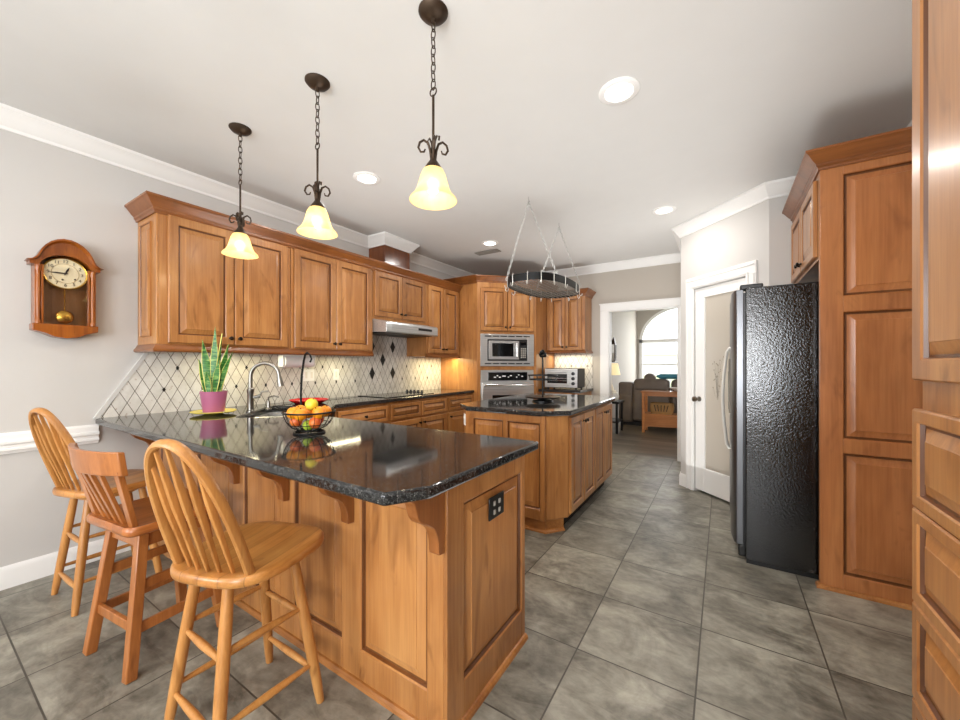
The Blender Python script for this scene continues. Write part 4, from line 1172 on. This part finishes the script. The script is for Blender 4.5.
# fruit basket with hook
BB = Vector((-1.838, 1.20, .947))
t = thing('fruit_basket', 'black wire fruit bowl with a tall banana hook on the breakfast bar', 'fruit bowl', BB, 32.64)
mb = MB()
def ringp(r_, z, n=40): return [(r_ * math.cos(2 * PI * k / n), r_ * math.sin(2 * PI * k / n), z) for k in range(n)]
mb.tube(ringp(.128, .112), .0045, 8, closed=True); mb.tube(ringp(.048, .018), .004, 6, closed=True)
for k in range(20):
    a = 2 * PI * k / 20; mb.tube([(r_ * math.cos(a), r_ * math.sin(a), z) for r_, z in ((.048, .018), (.085, .032), (.110, .062), (.122, .09), (.128, .112))], .0016, 5)
mb.tube(ringp(.104, .05), .002, 5, closed=True)
mb.build('wire_bowl', 'blackmetal', t)
mb = MB(); mb.tube(ringp(.075, .005), .005, 8, closed=True)
for k in range(6):
    a = 2 * PI * k / 6; mb.tube([(.075 * math.cos(a), .075 * math.sin(a), .005), (.05 * math.cos(a), .05 * math.sin(a), .018)], .003, 5)
mb.build('base_ring', 'blackmetal', t)
ay = .0
hk = [(-.083, .085, .10), (-.084, .083, .2), (-.077, .078, .30), (-.062, .07, .38), (-.05, .06, .413), (-.035, .05, .425), (-.015, .04, .413), (-.004, .035, .39), (-.012, .035, .372)]
MB().tube(hk, [.006] * 5 + [.005] * 4, 8).build('banana_hook', 'blackmetal', t)
FR = [('orange', 'orange', -.062, -.045, .110, .037, 'orange at the near edge of the wire bowl, tipped toward the stools'), ('orange', 'orange', .065, -.035, .110, .038, 'orange on the walkway side of the wire bowl, right of the yellow apple'),
      ('orange', 'orange', -.07, .045, .110, .037, 'orange on the plant side of the wire bowl'), ('apple', 'apple', 0.012, .0, .150, .036, 'yellow apple on top of the oranges'),
      ('orange', 'orange', .06, .06, .107, .036, 'orange behind the yellow apple in the wire bowl'), ('orange', 'orange', -.01, -.075, .105, .036, 'orange low between the two front oranges in the wire bowl'),
      ('peach', 'peach', -.055, -.03, .065, .034, 'red orange peach low inside the wire bowl'), ('peach', 'peach', .05, -.045, .06, .034, 'second reddish peach low on the walkway side of the wire bowl'), ('apple', 'lime', .0, -.015, .042, .03, 'green apple at the bottom of the wire bowl'),
      ('peach', 'peach', .02, .06, .062, .033, 'reddish peach at the back low inside the wire bowl'), ('orange', 'orange', -.01, .015, .105, .034, 'orange in the centre directly beneath the yellow apple')]
for nm, mt, x, y, z, r_, lb in FR:
    p = BB + Vector((x * .8415 + y * -.5402, x * .5402 + y * .8415, z))
    r_ *= .90; mb = MB().sphere((0, 0, 0), r_, (1, 1, .94 if nm == 'orange' else .98), 20, 12)
    o = tag(mb.build(nm, mt, loc=p, rot=(random.random(), random.random(), 0)), lb, 'fruit', 'fruit in the wire bowl')
    MB().lathe([(.003, r_ * .9), (.0022, r_ * 1.02), (.002, r_ * 1.12)], 6).build('stem', 'soil', o)

# red tray, paper towels, outlets
tag(MB().lathe([(.10, 0), (.12, .004), (.155, .022), (.172, .034), (.168, .038), (.15, .026), (.10, .012)], 40, (-3.22, 2.10, .947)).build('serving_dish', 'red'), 'shallow red dish on the counter behind the fruit bowl', 'dish')
t = thing('paper_towel_holder', 'white paper towel roll mounted under the upper cabinet', 'paper towel holder', (-3.36, 1.90, 1.335), 90)
MB().lathe([(.018, 0), (.057, 0), (.057, .28), (.018, .28)], 28, (.03, 0, 0), 'x', cap=False).build('paper_roll', 'paper', t)
MB().lathe([(.018, -.012), (.018, .30)], 16, (.03, 0, 0), 'x').build('core', 'wicker', t)
MB().box(.010, -.04, -.05, .018, .04, .06).box(.325, -.04, -.05, .333, .04, .06).box(.01, -.04, .05, .333, .04, .06).build('bracket', 'plastic_white', t, bevel=.003)
def outlet(y0, y1, lb, n):
    t = thing('wall_outlet', lb, 'outlet', (XL + .01, y0, 1.138), 90)
    MB().box(0, -.006, 0, y1 - y0, 0, .118).build('cover_plate', 'plastic_white', t, bevel=.002)
    for k in range(n):
        x = (k + .5) / n * (y1 - y0); MB().box(x - .012, -.009, .028, x + .012, -.004, .09).build('socket', 'porcelain', t, bevel=.002)
outlet(2.23, 2.35, 'double white wall plate right of the faucet below the paper towels', 2)
outlet(2.575, 2.645, 'single white wall plate nearer the range hood', 1)

# ------------------------------------------------------------------ living room furniture
t = thing('console_table', 'wooden console table with lower shelf behind the brown sofa', 'console table', (-1.31, 7.80, 0))
MB().box(-.02, -.02, .765, 1.22, .38, .79).build('top', 'consolewood', t, bevel=.004)
for x in (0, 1.15):
    for y in (0, .31): MB().box(x, y, 0, x + .05, y + .05, .765).build('leg', 'consolewood', t, bevel=.003)
MB().box(.05, .01, .70, 1.15, .03, .765).build('apron', 'consolewood', t, bevel=.002)
MB().box(.02, .02, .34, 1.18, .34, .365).build('shelf', 'consolewood', t, bevel=.003)
MB().box(.05, .012, .14, 1.15, .35, .34).build('drawer_box', 'consolewood', t, bevel=.003)
MB().prism([(.05, .14), (.05, .07), (.12, .12), (.6, .135), (1.08, .12), (1.15, .07), (1.15, .14)], .012, .03, 'y').build('skirt', 'consolewood', t)
t = thing('wicker_basket', 'flat tan wicker basket on the console shelf', 'basket', (-.98, 7.98, .365))
pb = rnd_poly([(-.20, -.12), (.20, -.12), (.20, .12), (-.20, .12)], .05)
MB().loft([[(x * s_, y * s_, z) for x, y in pb] for s_, z in ((.92, 0), (1.02, .1), (1.0, .19), (.95, .20), (.93, .06))]).build('body', 'wicker', t)
mb = MB()
for k in range(5): mb.bar((-.09 + k * .045, -.128, .05), (-.12 + k * .06, -.125, .17), .012, .004)
mb.build('weave_motif', 'blackmetal', t)
tag(MB().lathe([(.06, 0), (.10, .01), (.19, .06), (.20, .075), (.19, .072), (.1, .02)], 28).tf(Matrix.Diagonal((1.2, .7, 1.0, 1))).build('serving_bowl', 'porcelain', loc=(-.62, 7.98, .79)), 'long white oval bowl on top of the console table', 'bowl')
t = thing('leather_sofa', 'dark brown leather reclining sofa seen from behind', 'sofa', (-1.92, 8.55, 0))
MB().box(0, 0, .06, .30, .95, .68).build('armrest', 'leather', t, bevel=.06, seg=3)
MB().box(0, .02, .5, .30, .30, .92).build('back_wing', 'leather', t, bevel=.05, seg=3)
for x in (.30, 1.02): MB().box(x, 0, .10, x + .71, .28, .86).build('back_panel', 'leather', t, bevel=.05, seg=3); MB().box(x + .01, -.02, .72, x + .70, .30, 1.0).build('back_cushion', 'leather', t, bevel=.09, seg=4)
MB().box(.28, .25, .1, 1.75, .95, .45).build('seat', 'leather', t, bevel=.05, seg=3)
MB().lathe([(.02, -.07), (.10, -.06), (.12, 0), (.10, .06), (.02, .07)], 24, (.62, .14, 1.0), 'y').build('headrest', 'leather', t)
MB().box(.05, .05, 0, 1.70, .9, .08).build('base', 'black', t)
t = thing('throw_pillow', 'blue cushion lying along the top of the sofa back', 'cushion', (-.92, 8.70, 1.003))
MB().loft([[(x * s_, y * s_, z) for x, y in rnd_poly([(-.25, -.10), (.25, -.10), (.25, .10), (-.25, .10)], .06)] for s_, z in ((.7, 0), (1, .035), (1, .07), (.7, .10))]).build('cover', 'teal', t, ang=80)
t = thing('side_table', 'small dark side table under the lit lamp', 'table', (-2.06, 7.35, 0))
MB().box(0, 0, .56, .42, .5, .60).build('top', 'black', t, bevel=.004); MB().box(.02, .02, .20, .40, .48, .23).build('shelf', 'black', t)
for x in (.02, .36):
    for y in (.02, .44): MB().box(x, y, 0, x + .04, y + .04, .56).build('leg', 'black', t)
t = thing('table_lamp', 'table lamp with glowing cream shade in the far room', 'table lamp', (-1.84, 7.62, .60))
MB().lathe([(.08, 0), (.08, .02), (.02, .03), (.03, .10), (.055, .18), (.05, .26), (.02, .32), (.012, .40), (.012, .56)], 20).build('base', 'porcelain', t)
MB().lathe([(.17, .50), (.125, .72), (.122, .72), (.166, .50)], 28, cap=False).build('lamp_shade', 'lampshade', t)
point('table_lamp_light', (-1.84, 7.62, 1.20), 4, (1, .8, .5), .04)
t = thing('vase', 'squat pale ceramic vase on the dark side table', 'vase', (-1.76, 7.45, .60))
MB().lathe([(.05, 0), (.09, .03), (.11, .10), (.085, .17), (.05, .19), (.055, .21)], 20).build('body', 'porcelain', t)
t = thing('wall_sconce', 'dark metal candle lantern on the far room wall', 'wall lantern', (LX, 8.85, 1.36), 90)
frame_mb(.14, 0, .42, [(.02, .03, .12, .38)], -.10, -.08).box(0, -.08, 0, .14, 0, .02).box(0, -.08, .40, .14, 0, .42).build('frame', 'bronze', t)
MB().loft([rect(0, 0, .14, 0, 0) if False else [(0, -.10, .42), (.14, -.10, .42), (.14, 0, .42), (0, 0, .42)], [(.06, -.055, .56), (.08, -.055, .56), (.08, -.045, .56), (.06, -.045, .56)]]).build('roof', 'bronze', t)
MB().lathe([(.03, .02), (.03, .20)], 14, (.07, -.05, 0)).build('candle', 'porcelain', t)
